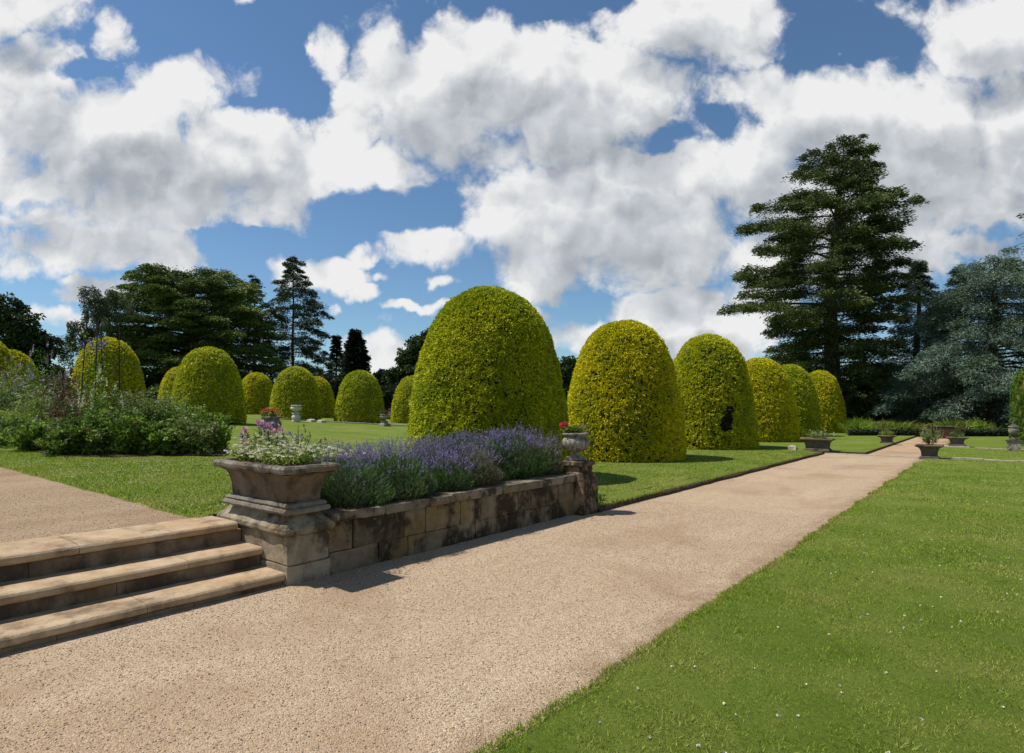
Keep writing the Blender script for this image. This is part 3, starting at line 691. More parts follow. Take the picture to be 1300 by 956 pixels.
# ------------------------------------------------------------------ topiary yews
PT = np.array([0, .006, .02, .045, .08, .12, .16, .22, .30, .39, .50, .61, .73, .85, .95, 1.0])
PW = np.array([0, .115, .235, .355, .475, .56, .625, .70, .775, .84, .895, .94, .97, .99, 1.0, .985])
def yew(label, px, d, R, H, n, mat, zb=None, hole=None, group='dome clipped golden yews', sl=.06, lean=(0, 0), seed=0, name='topiary_yew', prof=None, lump=.03):
    x, y = W(px, d)
    if zb is None: zb = float(zleft(x, y)) if x < -4.9 else .02
    t = thing(name, label, 'topiary', (x, y, zb), 0, group)
    tt = np.linspace(0, 1, 1200)**1.3; pw = np.interp(tt, PT, PW) if prof is None else np.interp(tt, *prof)
    zz = (1-tt)*H; rr = pw*R
    ds = np.hypot(np.diff(rr), np.diff(zz)); wgt = (rr[1:]+rr[:-1])*ds; cdf = np.concatenate([[0], np.cumsum(wgt)]); cdf /= cdf[-1]
    u = np.interp(rng.uniform(0, 1, n), cdf, np.arange(len(tt)))
    r_ = np.interp(u, np.arange(len(tt)), rr); z_ = np.interp(u, np.arange(len(tt)), zz)
    th = rng.uniform(0, 2*pi, n)
    gr = np.gradient(rr); gz = np.gradient(zz); nr = -gz; nz = gr; L = np.hypot(nr, nz)+1e-9; nr = np.abs(nr/L); nz = np.abs(nz/L)
    NR = np.interp(u, np.arange(len(tt)), nr); NZ = np.interp(u, np.arange(len(tt)), nz)
    N = np.stack([np.cos(th)*NR, np.sin(th)*NR, NZ], -1)
    P = np.stack([np.cos(th)*r_, np.sin(th)*r_, z_], -1)
    def disp(Q):
        return .6*lump*2*noise(Q, .9, seed)*R/1.7+lump*.8*noise(Q, 3.2, seed+1)+lump*.8*noise(Q, 9., seed+2)
    dp = disp(P)
    P2 = P+N*dp[:, None]
    k = np.ones(n, bool)
    hc = None
    if hole:
        hc = np.array(hole[:3]); hd = np.linalg.norm((P-hc)/np.array([.36, .36, .48]), axis=1)+.45*noise(P, 4., 9); k = hd > .8
    # sprigs grow in little bunches, with dark gaps between the bunches
    Pk, Nk = P2[k], N[k]; b_ = 6; m_ = len(Pk)//b_; Pk, Nk = Pk[:m_], Nk[:m_]
    dz = rng.normal(size=m_)*sl*(.30 if d < 24 else .16)
    Pk = Pk+Nk*dz[:, None]-Nk*sl*.6
    P3 = np.repeat(Pk, b_, 0); Nr = np.repeat(Nk, b_, 0); rd = rand_dir(m_*b_)
    D = Nr*.75+rd*.8; D[:, 2] += .18
    V = leaves(P3+rd*sl*.12, D, sl*1.25*rng.uniform(.7, 1.3, m_*b_), sl*.50, bend=.12)
    leaf_obj('crown', V, mat, t)
    # twiggy body under the sprigs
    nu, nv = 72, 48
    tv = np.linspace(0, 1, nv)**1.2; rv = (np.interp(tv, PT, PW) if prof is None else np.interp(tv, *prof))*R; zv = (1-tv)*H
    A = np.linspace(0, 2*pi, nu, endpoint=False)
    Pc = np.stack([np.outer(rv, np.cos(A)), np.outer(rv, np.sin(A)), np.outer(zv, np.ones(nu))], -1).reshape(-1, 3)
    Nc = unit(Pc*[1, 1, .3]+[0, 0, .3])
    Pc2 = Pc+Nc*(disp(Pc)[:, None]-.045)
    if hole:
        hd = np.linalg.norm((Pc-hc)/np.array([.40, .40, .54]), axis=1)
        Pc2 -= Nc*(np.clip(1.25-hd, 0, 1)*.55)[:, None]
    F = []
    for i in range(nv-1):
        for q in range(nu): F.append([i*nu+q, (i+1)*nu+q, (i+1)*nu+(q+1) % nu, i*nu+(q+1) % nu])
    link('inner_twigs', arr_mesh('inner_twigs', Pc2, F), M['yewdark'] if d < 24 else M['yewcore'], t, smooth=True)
    if hole:
        mb = MB()
        for q in range(16):
            a = hc+rng.normal(size=3)*[.12, .12, .25]; b_ = a*[.72, .72, 1]+rng.normal(size=3)*.12
            mb.tube([b_, (a+b_)/2+rng.normal(size=3)*.04, a+rng.normal(size=3)*.08], [.02, .012, .006], 4)
        mb.build('bare_branches', M['bark'], t)
    return t
yew('largest greenish golden yew dome, rising behind the lavender bed', 620, 12.5, 1.72, 3.99, 300000, M['yewgreen'], seed=10, sl=0.0416)
yew('bright golden yew dome second from the front, just behind the urn pier', 792, 17.6, 1.74, 4.08, 150000, M['yewgold'], seed=20, sl=0.0544)
x3, y3 = W(899, 22.5)
tocam = unit(np.array([-x3, -y3])); 
ang = math.atan2(tocam[1], tocam[0])+.42
yew('golden yew dome with a dark bare hole low in its side', 899, 22.5, 1.72, 4.28, 105000, M['yew'], hole=(cos(ang)*1.66, sin(ang)*1.66, 1.12), seed=30, sl=0.0624)
yew('golden yew dome right behind the one with the dark hole', 963, 27.4, 1.68, 3.80, 65000, M['yewgold'], seed=40, sl=0.0720)
yew('darker golden yew dome fifth along the gravel path', 1002, 32.4, 1.50, 3.90, 45000, M['yewgreen'], seed=50, sl=0.0800)
yew('golden yew dome at the far end of the path side row, below the tall cedar', 1040, 37.4, 1.48, 3.88, 40000, M['yewgold'], seed=60, sl=0.0880)
yew('golden yew dome standing behind the wire obelisk and flower border', 138, 31, 1.70, 4.15, 32500, M['yewgold'], seed=70, sl=0.0800)
yew('broad golden yew dome just beyond the right end of the flower border', 265, 29.5, 1.68, 3.75, 35000, M['yew'], seed=80, sl=0.0760)
yew('golden yew dome half hidden at the far left, behind the border', 16, 38, 1.55, 4.2, 20000, M['yewgold'], seed=90, sl=0.0960)
yew('golden yew dome cut off by the left edge of the photo', -17, 30, 1.35, 4.05, 20000, M['yewgold'], seed=95, sl=0.0880)
yew('golden yew dome peeping out behind the broad one beyond the border', 231, 45, 1.62, 3.70, 16250, M['yewgold'], seed=100, sl=0.1040)
yew('small golden yew dome directly left of the pale urn', 326, 50, 1.55, 3.55, 16250, M['yewgold'], seed=110, sl=0.1120)
yew('golden yew dome directly behind the pale urn', 376, 41, 1.70, 3.65, 22500, M['yew'], seed=120, sl=0.0960)
yew('golden yew dome partly behind the one at the pale urn', 402, 50, 1.52, 3.40, 15000, M['yewgold'], seed=130, sl=0.1120)
yew('greenish yew dome right of the pale urn, with its sunny left flank', 457, 42, 1.72, 3.70, 22500, M['yewgreen'], seed=140, sl=0.0960)
yew('golden yew dome half hidden by the left flank of the largest one', 524, 48, 1.70, 3.85, 17500, M['yew'], seed=150, sl=0.1040)
yew('bright green clipped yew at the right edge of the photo', 1322, 24, .98, 3.25, 20000, M['hedgegreen'], zb=.0, group=None, seed=160, name='clipped_green_yew',
    prof=([0, .03, .1, .3, 1], [0, .6, .85, .97, 1]), sl=0.0640)

# ------------------------------------------------------------------ trees
def pads(centres, R, n, ll, lw, outdir, thick=.18, droop=.25):
    """flat foliage plates: centres (k,3), radius R (k,), n leaves per plate, outdir (k,3)"""
    k = len(centres); idx = np.repeat(np.arange(k), n); m = k*n
    a = rng.uniform(0, 2*pi, m); r = np.sqrt(rng.uniform(0, 1, m)); Rr = R[idx]
    lob = 1+.30*np.cos(a*3+idx)+.22*np.cos(a*5+idx*2.3)
    off = np.stack([np.cos(a)*r*lob, np.sin(a)*r*lob, a*0], -1)*Rr[:, None]
    P = centres[idx]+off
    P[:, 2] += -droop*Rr*r**2+rng.normal(size=m)*thick*Rr*(1-.5*r)
    D = off*.8/np.maximum(Rr[:, None], .01)+outdir[idx]*.8+rand_dir(m)*.55; D[:, 2] *= .55
    D[:, 2] -= droop*.35*r
    return leaves(P, D, ll*rng.uniform(.6, 1.3, m), lw, bend=.08)
def cedar(label, px, d, prof, mat, nl=120, leafn=90, ll=.2, lw=.07, padr=.85, rise=.12, tipdrop=.0, trunk=.55, depth=.85, cat='tree', name='cedar_tree', zb=0., zmin=.3, padden=1., thick=.16, droop=.22, dx=0., back=0, topbias=.9, leader=None, lenlo=.78, spread=.30):
    """prof: list of (py, left px, right px) outline rows of the crown seen from the path"""
    x, y = W(px, d); s = d/750.
    rows = sorted([(ZY(py, d)-zb, (px-l)*s, (r-px)*s) for (py, l, r) in prof])
    zs = np.array([q[0] for q in rows]); Ls = np.array([q[1] for q in rows]); Rs = np.array([q[2] for q in rows])
    t = thing(name, label, cat, (x, y, zb))
    H = zs[-1]
    bend = np.array([[0, 0, -.1], [.05, 0, H*.2], [-.1, .1, H*.45], [.05+dx*.3, 0, H*.7], [dx, 0, H*.96]])
    bw = bend[:, :1]*RV+bend[:, 1:2]*FV; bw[:, 2] = bend[:, 2]
    mb = MB().tube(bw, [trunk*1.25, trunk, trunk*.8, trunk*.5, .06], 10)
    def tp(z):
        return np.array([np.interp(z, bw[:, 2], bw[:, 0]), np.interp(z, bw[:, 2], bw[:, 1]), z])
    Cs, Rr, Od = [], [], []
    for i in range(nl):
        v = (i+rng.uniform(0, 1))/nl
        ze = zs[0]+(zs[-1]-zs[0])*v**topbias; rs = rise*(-.3+1.8*v)
        az = i*2.39996+rng.uniform(-.4, .4)
        c, s_ = cos(az), sin(az)
        l = np.interp(ze, zs, Ls); r = np.interp(ze, zs, Rs); m_ = (abs(l)+abs(r))/2*depth
        e = r if c > 0 else l
        ext = (abs(c)**1.5)*e+(1-abs(c)**1.5)*m_
        ext = max(max(ext, .25)*rng.uniform(lenlo, 1.04)-padr*.45, .3)
        dirv = RV*c+FV*s_
        z0 = max(zmin, ze-rs*ext*rng.uniform(.6, 1.3)); 
        b0 = tp(min(z0, H*.97)); tip = b0+dirv*ext; tip[2] = ze-tipdrop*ext*.5
        mid = (b0*.45+tip*.55); mid[2] += .06*ext+tipdrop*ext*.30
        u = np.linspace(0, 1, 6)[:, None]; cur = (1-u)**2*b0+2*u*(1-u)*mid+u*u*tip
        rr = max(.025, .018*ext**.9)*(.5+.5*trunk/.55)
        mb.tube(cur, np.linspace(rr, rr*.18, 6), 5)
        side = np.cross(dirv, [0, 0, 1.])
        npd = max(2, int(ext/ (padr*.75)*padden))
        for k in range(npd):
            uu = rng.uniform(.22, 1.0)**.75
            p = (1-uu)**2*b0+2*uu*(1-uu)*mid+uu*uu*tip
            wside = spread*ext*(1-abs(uu-.6))*rng.uniform(-1, 1)*min(1, 3./max(ext, 1))*1.3
            p = p+side*wside; p[2] += rng.normal()*.10+.03
            Cs.append(p); Rr.append(padr*rng.uniform(.55, 1.25)*(1.05-.35*uu)*min(1, .45+ext/5.)); Od.append(dirv)
        # a pad right at the tip gives the ragged outline
        Cs.append(tip); Rr.append(padr*.5*min(1, .5+ext/6.)); Od.append(dirv)
    V = pads(np.array(Cs), np.array(Rr), leafn, ll, lw, np.array(Od), thick, droop)
    mb.build('trunk', M['bark'], t)
    leaf_obj('crown', V, mat, t)
    return t

BIG = [(540, 1030, 1125), (505, 1000, 1150), (470, 966, 1150), (447, 956, 1150), (425, 985, 1145), (404, 915, 1143), (388, 897, 1150), (370, 925, 1165), (350, 935, 1170), (331, 918, 1172),
       (312, 940, 1166), (295, 940, 1160), (277, 930, 1166), (263, 955, 1172), (244, 957, 1128), (228, 970, 1108), (214, 985, 1113), (200, 990, 1100), (189, 996, 1108), (180, 1062, 1104)]
cedar('tallest dark green cedar of the photo, with layered boughs and a bare fork', 1056, 44, BIG, M['cedar'], nl=155, leafn=125, ll=.20, lw=.072, padr=.85, lenlo=.70, spread=.26, rise=.14, trunk=.55, depth=.9, dx=.9, zmin=2.2, topbias=1.15, padden=2.1, droop=.42, thick=.27, tipdrop=.12)
BLUE = [(530, 1165, 1400), (512, 1135, 1420), (480, 1122, 1420), (450, 1118, 1410), (430, 1150, 1400), (405, 1165, 1385), (380, 1170, 1370), (355, 1180, 1350), (335, 1200, 1320), (325, 1235, 1290)]
cedar('broad blue grey cedar with drooping boughs at the right', 1262, 38, BLUE, M['bluecedar'], nl=110, leafn=120, ll=.19, lw=.042, padr=.70, lenlo=.7, spread=.24, rise=.05, tipdrop=.42, trunk=.4, depth=.85, padden=2.1, droop=.8, thick=.3, zmin=1.2, name='blue_cedar_tree')
BLUE2 = [(500, 1120, 1230), (450, 1112, 1220), (420, 1125, 1212), (395, 1130, 1200), (370, 1140, 1190), (345, 1150, 1178), (330, 1160, 1172)]
cedar('slimmer blue green cedar between the tall dark cedar and the broad blue one', 1166, 47, BLUE2, M['fir'], nl=110, leafn=100, ll=.21, lw=.045, padr=.85, rise=.05, tipdrop=.30, trunk=.3, depth=.9, padden=1.5, droop=.6, thick=.3, name='blue_cedar_tree', zmin=1.5)
# the neighbour whose bough tips reach in at the right edge
TIP = [(500, 1335, 1500), (420, 1330, 1500), (350, 1312, 1500), (330, 1290, 1490), (300, 1285, 1490), (285, 1274, 1480), (268, 1268, 1475), (250, 1310, 1460), (200, 1340, 1440), (140, 1380, 1400)]
cedar('blue cedar beyond the right edge, only its bough tips reaching into the sky', 1392, 27, TIP, M['bluecedar'], nl=120, leafn=100, ll=.16, lw=.035, padr=.55, rise=.05, tipdrop=.2, trunk=.35, depth=.5, padden=.8, droop=.5, name='blue_cedar_tree', zmin=2.5)
LEB = [(505, 108, 372), (490, 118, 368), (470, 128, 362), (455, 126, 368), (440, 138, 362), (420, 136, 362), (405, 146, 355), (390, 144, 352), (376, 154, 342), (362, 152, 326), (352, 160, 312), (344, 180, 290)]
cedar('huge spreading dark green cedar in tiers behind the left yews', 245, 68, LEB, M['cedarlime'], nl=125, leafn=130, ll=.30, lw=.10, padr=1.35, lenlo=.7, rise=.12, trunk=.8, depth=.9, zb=0, topbias=.8, zmin=1.2, padden=2.1, droop=.42, thick=.17, name='cedar_tree')
DEO = [(500, 315, 448), (480, 312, 444), (455, 322, 440), (430, 326, 434), (412, 330, 434), (396, 338, 420), (380, 334, 424), (366, 346, 404), (352, 344, 410), (342, 358, 388), (333, 358, 393), (325, 368, 378)]
cedar('open narrow conifer with drooping tips rising right of the huge tiered cedar', 372, 74, DEO, M['fir'], nl=95, leafn=95, ll=.30, lw=.085, padr=.9, rise=-.02, tipdrop=.34, trunk=.2, lenlo=.5, depth=.9, zb=0, padden=1.2, droop=.6, thick=.25, name='conifer_tree', dx=0, zmin=1.)
SPR = [(500, 408, 446), (470, 412, 442), (450, 417, 437), (437, 420, 433), (426, 425, 428)]
cedar('small pointed spruce far off between the conifer and the rounded dark one', 427, 102, SPR, M['spruce'], nl=70, leafn=60, ll=.4, lw=.12, padr=1.0, padden=1.6, rise=0, tipdrop=.2, trunk=.25, name='spruce_tree', zmin=1.)
SPR2 = [(505, 425, 480), (470, 432, 472), (450, 435, 468), (437, 438, 465), (428, 442, 460), (420, 447, 454)]
cedar('broad blunt dark conifer far off, right of the small spruce', 451, 95, SPR2, M['spruce'], nl=120, leafn=90, ll=.4, lw=.14, padr=1.3, rise=0, tipdrop=.15, trunk=.3, name='conifer_tree', padden=2., thick=.35, zmin=1.)
FIR2 = [(480, 296, 345), (430, 300, 345), (400, 305, 343), (375, 312, 338), (358, 318, 330), (350, 322, 326)]
cedar('bluish conifer top showing just above the right side of the huge tiered cedar', 323, 88, FIR2, M['fir'], nl=60, leafn=60, ll=.36, lw=.09, padr=1.0, rise=0, tipdrop=.2, trunk=.3, name='conifer_tree', zmin=1.)

def broadleaf(label, px, d, top, blobs, mat, n, ll, lw, zb=0., name='broadleaf_tree', trunk=.3, bark='bark', cat='tree', hang=0.):
    """blobs: (px, py, radius px) clumps of the crown; they get a depth of their own"""
    x, y = W(px, d); s = d/750.
    t = thing(name, label, cat, (x, y, zb))
    Cc, Rr = [], []
    for (bx, by, br) in blobs:
        for rep in range(3):
            dep = rng.uniform(-1, 1)*max(2.0, br*s*1.5)*(0 if rep == 0 else 1)
            c = RV*((bx-px)*s)+FV*dep; c = c+np.array([0, 0, ZY(by, d)-zb-(0 if rep == 0 else abs(dep)*.25)])
            Cc.append(c); Rr.append(br*s*(1 if rep == 0 else rng.uniform(.7, 1.)))
    Cc = np.array(Cc); Rr = np.array(Rr)
    # every blob breaks into small leaf clumps
    sub = 14; m = len(Cc)*sub
    sd = rand_dir(m); sc_ = np.repeat(Cc, sub, 0)+sd*(np.repeat(Rr, sub)*rng.uniform(.45, 1.0, m)**.6)[:, None]
    sr = np.repeat(Rr, sub)*rng.uniform(.22, .42, m)
    w = sr**2; idx = rng.choice(m, n, p=w/w.sum())
    q = rand_dir(n)*(sr[idx]*rng.uniform(.3, 1.05, n)**.5)[:, None]; q[:, 2] *= .7
    P = sc_[idx]+q
    if hang: P[:, 2] -= rng.uniform(0, 1, n)**2*hang
    D = q/np.maximum(sr[idx], .01)[:, None]*.6+rand_dir(n); D[:, 2] += .1-.9*(hang > 0)
    leaf_obj('crown', leaves(P, D, ll*rng.uniform(.6, 1.3, n), lw, bend=.1), mat, t)
    mb = MB(); H = max(c[2] for c in Cc)
    mb.tube([(0, 0, -.1), (.1, 0, H*.25), (-.1, .1, H*.5), (0, 0, H*.85)], [trunk*1.3, trunk, trunk*.7, .05], 8)
    for c, r in list(zip(Cc, Rr))[::2]:
        b0 = np.array([0, 0, max(.3, min(c[2]*.6, H*.6))]); mb.tube([b0, b0*.4+c*.6-np.array([0, 0, .1*r]), c], [trunk*.35, trunk*.2, .03], 5)
    mb.build('trunk', M[bark], t)
    return t
broadleaf('round dark broadleaf tree at the left edge of the photo', 22, 52, 375, [(10, 395, 20), (-12, 400, 24), (34, 408, 16), (50, 430, 13), (28, 432, 18), (5, 430, 22), (60, 448, 9), (-25, 440, 30), (30, 462, 22), (60, 470, 14), (5, 480, 25), (46, 492, 18), (85, 486, 16), (105, 494, 14)], M['oak'], 42000, .30, .17, zb=.3)
broadleaf('airy grey green birch with drooping sprays left of the huge cedar', 124, 60, 362, [(112, 378, 9), (128, 374, 9), (142, 374, 8), (150, 386, 8), (135, 392, 11), (118, 396, 10), (152, 404, 8), (106, 412, 9), (92, 418, 8), (84, 430, 8), (98, 436, 8), (118, 420, 9), (140, 424, 10), (86, 448, 6), (126, 446, 10), (146, 450, 10), (108, 458, 8), (160, 380, 5), (120, 366, 5)], M['birch'], 26000, .20, .08, bark='barkpale', trunk=.16, hang=.9, zb=.3, name='birch_tree')
broadleaf('dark round headed tree far behind the left flank of the largest yew', 538, 82, 415, [(545, 430, 12), (530, 440, 13), (520, 452, 14), (512, 466, 14), (535, 462, 18), (555, 440, 20), (500, 476, 10), (525, 484, 18), (545, 490, 18), (507, 492, 14), (562, 424, 12)], M['oak'], 30000, .42, .24)
broadleaf('low dark tree in the gap behind the far bed, left of the round headed one', 490, 92, 480, [(484, 478, 8), (494, 482, 10), (480, 490, 11), (495, 496, 12), (470, 496, 10)], M['oak'], 12000, .42, .24)
broadleaf('small dark treetop showing between the two nearest yew domes', 722, 84, 448, [(722, 462, 11), (712, 476, 14), (735, 474, 13), (722, 490, 16), (745, 490, 14), (700, 490, 14)], M['oak'], 16000, .42, .24)
# shrubs behind the far lawn
SH = 'shrubs closing the garden on the right'
for (px, d, bl, mt, lab) in (
    (1105, 56, [(1090, 500, 22), (1115, 490, 24), (1100, 525, 22), (1130, 520, 22)], 'wood', 'dark evergreen shrub right behind the trunk of the tall cedar'),
    (1190, 56, [(1170, 500, 24), (1200, 490, 24), (1180, 525, 22), (1215, 522, 20)], 'wood', 'dark evergreen shrub behind the middle of the blue cedars'),
    (1280, 56, [(1255, 500, 24), (1285, 490, 24), (1265, 525, 22), (1300, 520, 24), (1330, 500, 24)], 'wood', 'dark evergreen shrub behind the stone finial at the right'),
    (1020, 58, [(1000, 500, 20), (1030, 495, 20), (1050, 515, 20), (985, 512, 16), (1068, 500, 20)], 'wood', 'dark evergreen shrub behind the farthest golden dome'),
    (1218, 46, [(1212, 532, 8), (1226, 536, 8), (1240, 540, 7)], 'lf_lime', 'yellowish shrub glowing under the broad blue cedar'),
    (1060, 50, [(1095, 540, 5), (1110, 538, 6), (1125, 541, 5)], 'lf_lime', 'pale yellow green bush right of the tall cedar trunk')):
    broadleaf(lab, px, d, 0, bl, M[mt], 14000 if mt == 'wood' else 3000, .30 if mt == 'wood' else .16, .17 if mt == 'wood' else .07, name='shrub', cat='shrub', trunk=.12)
# fern and long grass belt
VV = []
for (a, b_, da, db, n) in ((1078, 1320, 33.5, 39, 34000),):
    px = rng.uniform(a, b_, n); d = rng.uniform(da, db, n); lat = (px-650)/750*d
    X = -d*SA+lat*CA; Y = d*CA+lat*SA; P3 = np.stack([X, Y, X*0], -1)
    h = .30+.75*np.clip(noise(P3, .45, 3)+.6*noise(P3, 1.3, 4)+.4, 0, 1.4)+.14*rng.normal(size=n)
    VV.append(leaves(P3, np.stack([rng.normal(size=n)*.4, rng.normal(size=n)*.4, np.ones(n)], -1), np.clip(h, .15, 1.5), .055, bend=.2))
tag(leaf_obj('long_grass', VV, M['fern']), 'bright ferns and long grass growing under the cedars', 'grass', kind='stuff')

x0, y0 = W(1078, 32.6); x1, y1 = W(1330, 32.6); n = 26000; u = rng.uniform(0, 1, n)  # low dark band of loose leaves set before the ferns
P = np.stack([x0+(x1-x0)*u+rng.normal(size=n)*.02, y0+(y1-y0)*u+rng.uniform(-.3, .3, n), rng.uniform(0, .36, n)], -1)
lh = thing('low_hedge', 'low dark clipped hedge in front of the ferns under the cedars', 'hedge', (0, 0, 0))
leaf_obj('foliage', leaves(P, rand_dir(n), .09, .05), M['spruce'], lh)
# dark woodland that closes the view far behind
n = 90000; k = 170
px = np.concatenate([rng.uniform(-420, 760, k-50), rng.uniform(760, 1500, 50)]); d = rng.uniform(118, 140, k)
cz = rng.uniform(1., 6., k); cr = rng.uniform(1.8, 3.6, k); cz = np.minimum(cz, 7.2-cr)
lat = (px-650)/750*d; CX = -d*SA+lat*CA; CY = d*CA+lat*SA
i = rng.integers(0, k, n); q = rand_dir(n); P = np.stack([CX[i], CY[i], np.maximum(cz[i], .5)], -1)+q*(cr[i]*rng.uniform(.4, 1, n)**.4)[:, None]*[1.8, 1.8, 1]
P[:, 2] = np.abs(P[:, 2])
tag(leaf_obj('distant_woodland', leaves(P, q+rand_dir(n), .9, .6), M['wood']), 'dark belt of distant trees beyond the garden', 'woodland', kind='stuff')
# dark undergrowth behind left yews
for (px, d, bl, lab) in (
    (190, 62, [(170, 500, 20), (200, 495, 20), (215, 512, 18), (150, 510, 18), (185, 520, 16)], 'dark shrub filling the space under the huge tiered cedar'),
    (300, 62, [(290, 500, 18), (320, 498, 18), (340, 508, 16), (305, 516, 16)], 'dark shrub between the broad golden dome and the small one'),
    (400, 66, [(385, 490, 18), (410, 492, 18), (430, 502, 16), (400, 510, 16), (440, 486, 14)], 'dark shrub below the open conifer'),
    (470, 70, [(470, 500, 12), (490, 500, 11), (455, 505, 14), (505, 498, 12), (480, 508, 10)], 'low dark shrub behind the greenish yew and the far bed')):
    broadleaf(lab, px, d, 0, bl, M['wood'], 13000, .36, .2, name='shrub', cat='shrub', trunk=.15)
# far pink flower bed
n = 9000; px = rng.uniform(415, 545, n); d = rng.uniform(56, 64, n); lat = (px-650)/750*d
X = -d*SA+lat*CA; Y = d*CA+lat*SA; Zt = zleft(X, Y)
tag(leaf_obj('pink_flower_bed', leaves(np.stack([X, Y, Zt], -1), rand_dir(n)*.6+[0, 0, 1], rng.uniform(.3, .9, n), .16, bend=.1), M['heather']), 'dusty pink flower bed beyond the far lawn', 'flower bed', kind='stuff')

# ------------------------------------------------------------------ far stone edging and ornaments
def kerb(label, p0, p1, n, wdt=.22, h=.1, zf=None):
    t = thing('stone_kerb', label, 'kerb', (p0[0], p0[1], 0))
    mb = MB(); dx, dy = p1[0]-p0[0], p1[1]-p0[1]; L = sqrt(dx*dx+dy*dy); ux, uy = dx/L, dy/L
    for i in range(n):
        a, b_ = L*i/n+.012, L*(i+1)/n-.012; h2 = h+random.uniform(-.012, .012)
        V = []
        for z in (-.05, h2):
            for (s, o_) in ((a, -wdt/2), (b_, -wdt/2), (b_, wdt/2), (a, wdt/2)):
                X, Y = ux*s-uy*o_, uy*s+ux*o_; zz = float(zf(p0[0]+X, p0[1]+Y)) if zf else 0
                V.append((X, Y, zz+z))
        mb.add(V, [[3, 2, 1, 0], [4, 5, 6, 7], [0, 1, 5, 4], [1, 2, 6, 5], [2, 3, 7, 6], [3, 0, 4, 7]])
    mb.build('stones', M['kerb'], t); return t
kerb('long pale stone kerb crossing the far left lawn before the yews', W(340, 39.2), W(540, 40.5), 26, .5, .07, zleft)
kerb('pale stone kerb across the right lawn, starting at the near dark trough', (-1.05, 22.0), (18, 22.3), 24, .20, .062)
kerb('thin stone kerb across the right lawn, behind, starting at the far trough', (-.6, 28.3), (18, 28.6), 22, .2, .055)
FT = 'stone troughs of plants along the far path'
dm = (M['darktrough'], M['darktrough'], M['trough'])
x, y = W(1038, 20.6); trough('squat grey stone trough at the corner of the path below the farthest domes', (x, y, .06), .50, .30, .44, (M['trough'], M['darktrough'], M['trough']), FT, 0, False)
plant('flower_clump', 'pale green and white plants in the trough below the farthest domes', 'flowers', (x, y, .47), .34, .42, M['lf_grey'], 900, .07, .02, 'head', M['cream'], 30, .022, stems=50)
t = thing('stone_block', 'pale weathered stone lying left of the squat trough', 'stone', (x-.75, y-.25, .07)); MB().loft([(0, 0, .13, .10, 0), (0, 0, .12, .09, .12), (0, 0, .06, .05, .17)], 5, 5, rough=.02).build('stone', M['kerb'], t)
x, y = W(1180, 17.9); trough('dark flared stone trough on the right edge of the path, nearest of the far ones', (x, y, .0), .345, .27, .44, dm, FT, 0, False)
plant('flower_clump', 'tall grassy clump with pinkish seed heads in the nearest dark trough', 'flowers', (x, y, .41), .50, .30, M['lf_grey'], 900, .08, .016, 'spike', M['lf_straw'], 40, .022, stems=50, up=.9, fh=.12)
x, y = W(1126, 25.2); trough('stone trough left of the far stretch of path, in the cedar shade', (x, y, .05), .34, .25, .36, dm, FT, 0, False)
plant('flower_clump', 'low yellow green plants in the trough left of the far path', 'flowers', (x, y, .38), .26, .30, M['lf_lime'], 500, .07, .02, stems=40)
x, y = W(1215, 23.4); trough('farthest stone trough right of the path, on a pale slab', (x, y, .06), .36, .25, .36, dm, FT, 0, False)
plant('flower_clump', 'small grey green plant in the farthest trough on its pale slab', 'flowers', (x, y, .39), .30, .24, M['lf_grey'], 400, .07, .02, stems=30)
tg = MB().box(-.42, .42, -.32, .32, 0, .06, b=.01).build('stone_slab', M['kerb']); tg.location = (x, y, 0); tag(tg, 'pale stone slab under the farthest trough', 'slab')
x, y = W(1199, 30.5)
bn = thing('brick_wall', 'low dark red brown wall closing the far end of the path', 'wall', (x, y, 0)); MB().box(-.42, .42, -.1, .1, 0, .60, b=.01).build('wall_body', M['soil'], bn); MB().box(-.45, .45, -.13, .13, .602, .65, b=.01).build('coping', M['darktrough'], bn)
# finial on pedestal at the right
x, y = W(1287, 21.2); fp = thing('stone_pedestal', 'streaked square stone pedestal on the right lawn, under the lidded urn', 'pedestal', (x, y, 0))
MB().loft([(0, 0, .20, .20, 0), (0, 0, .20, .20, .2), (0, 0, .19, .19, .36)], 5, 5, rough=.006).build('shaft', M['urn'], fp)
MB().loft([(0, 0, .23, .23, .362), (0, 0, .235, .235, .41)], 5, 5, rough=.004).build('cap', M['darktrough'], fp)
fu = thing('lidded_urn', 'slim dark stone urn with a pointed lid at the right edge', 'urn', (x, y, .41))
MB().lathe([(.13, 0), (.12, .04), (.06, .08), (.045, .15), (.09, .19)], 20).build('foot', M['darktrough'], fu, smooth=True)
MB().lathe([(.09, .191), (.14, .26), (.16, .34), (.15, .40), (.11, .44), (.17, .47), (.165, .49)], 20).build('bowl', M['urn'], fu, smooth=True)
MB().lathe([(.15, .491), (.10, .53), (.05, .56), (.04, .60), (.055, .63), (.01, .70)], 20).build('lid', M['darktrough'], fu, smooth=True)
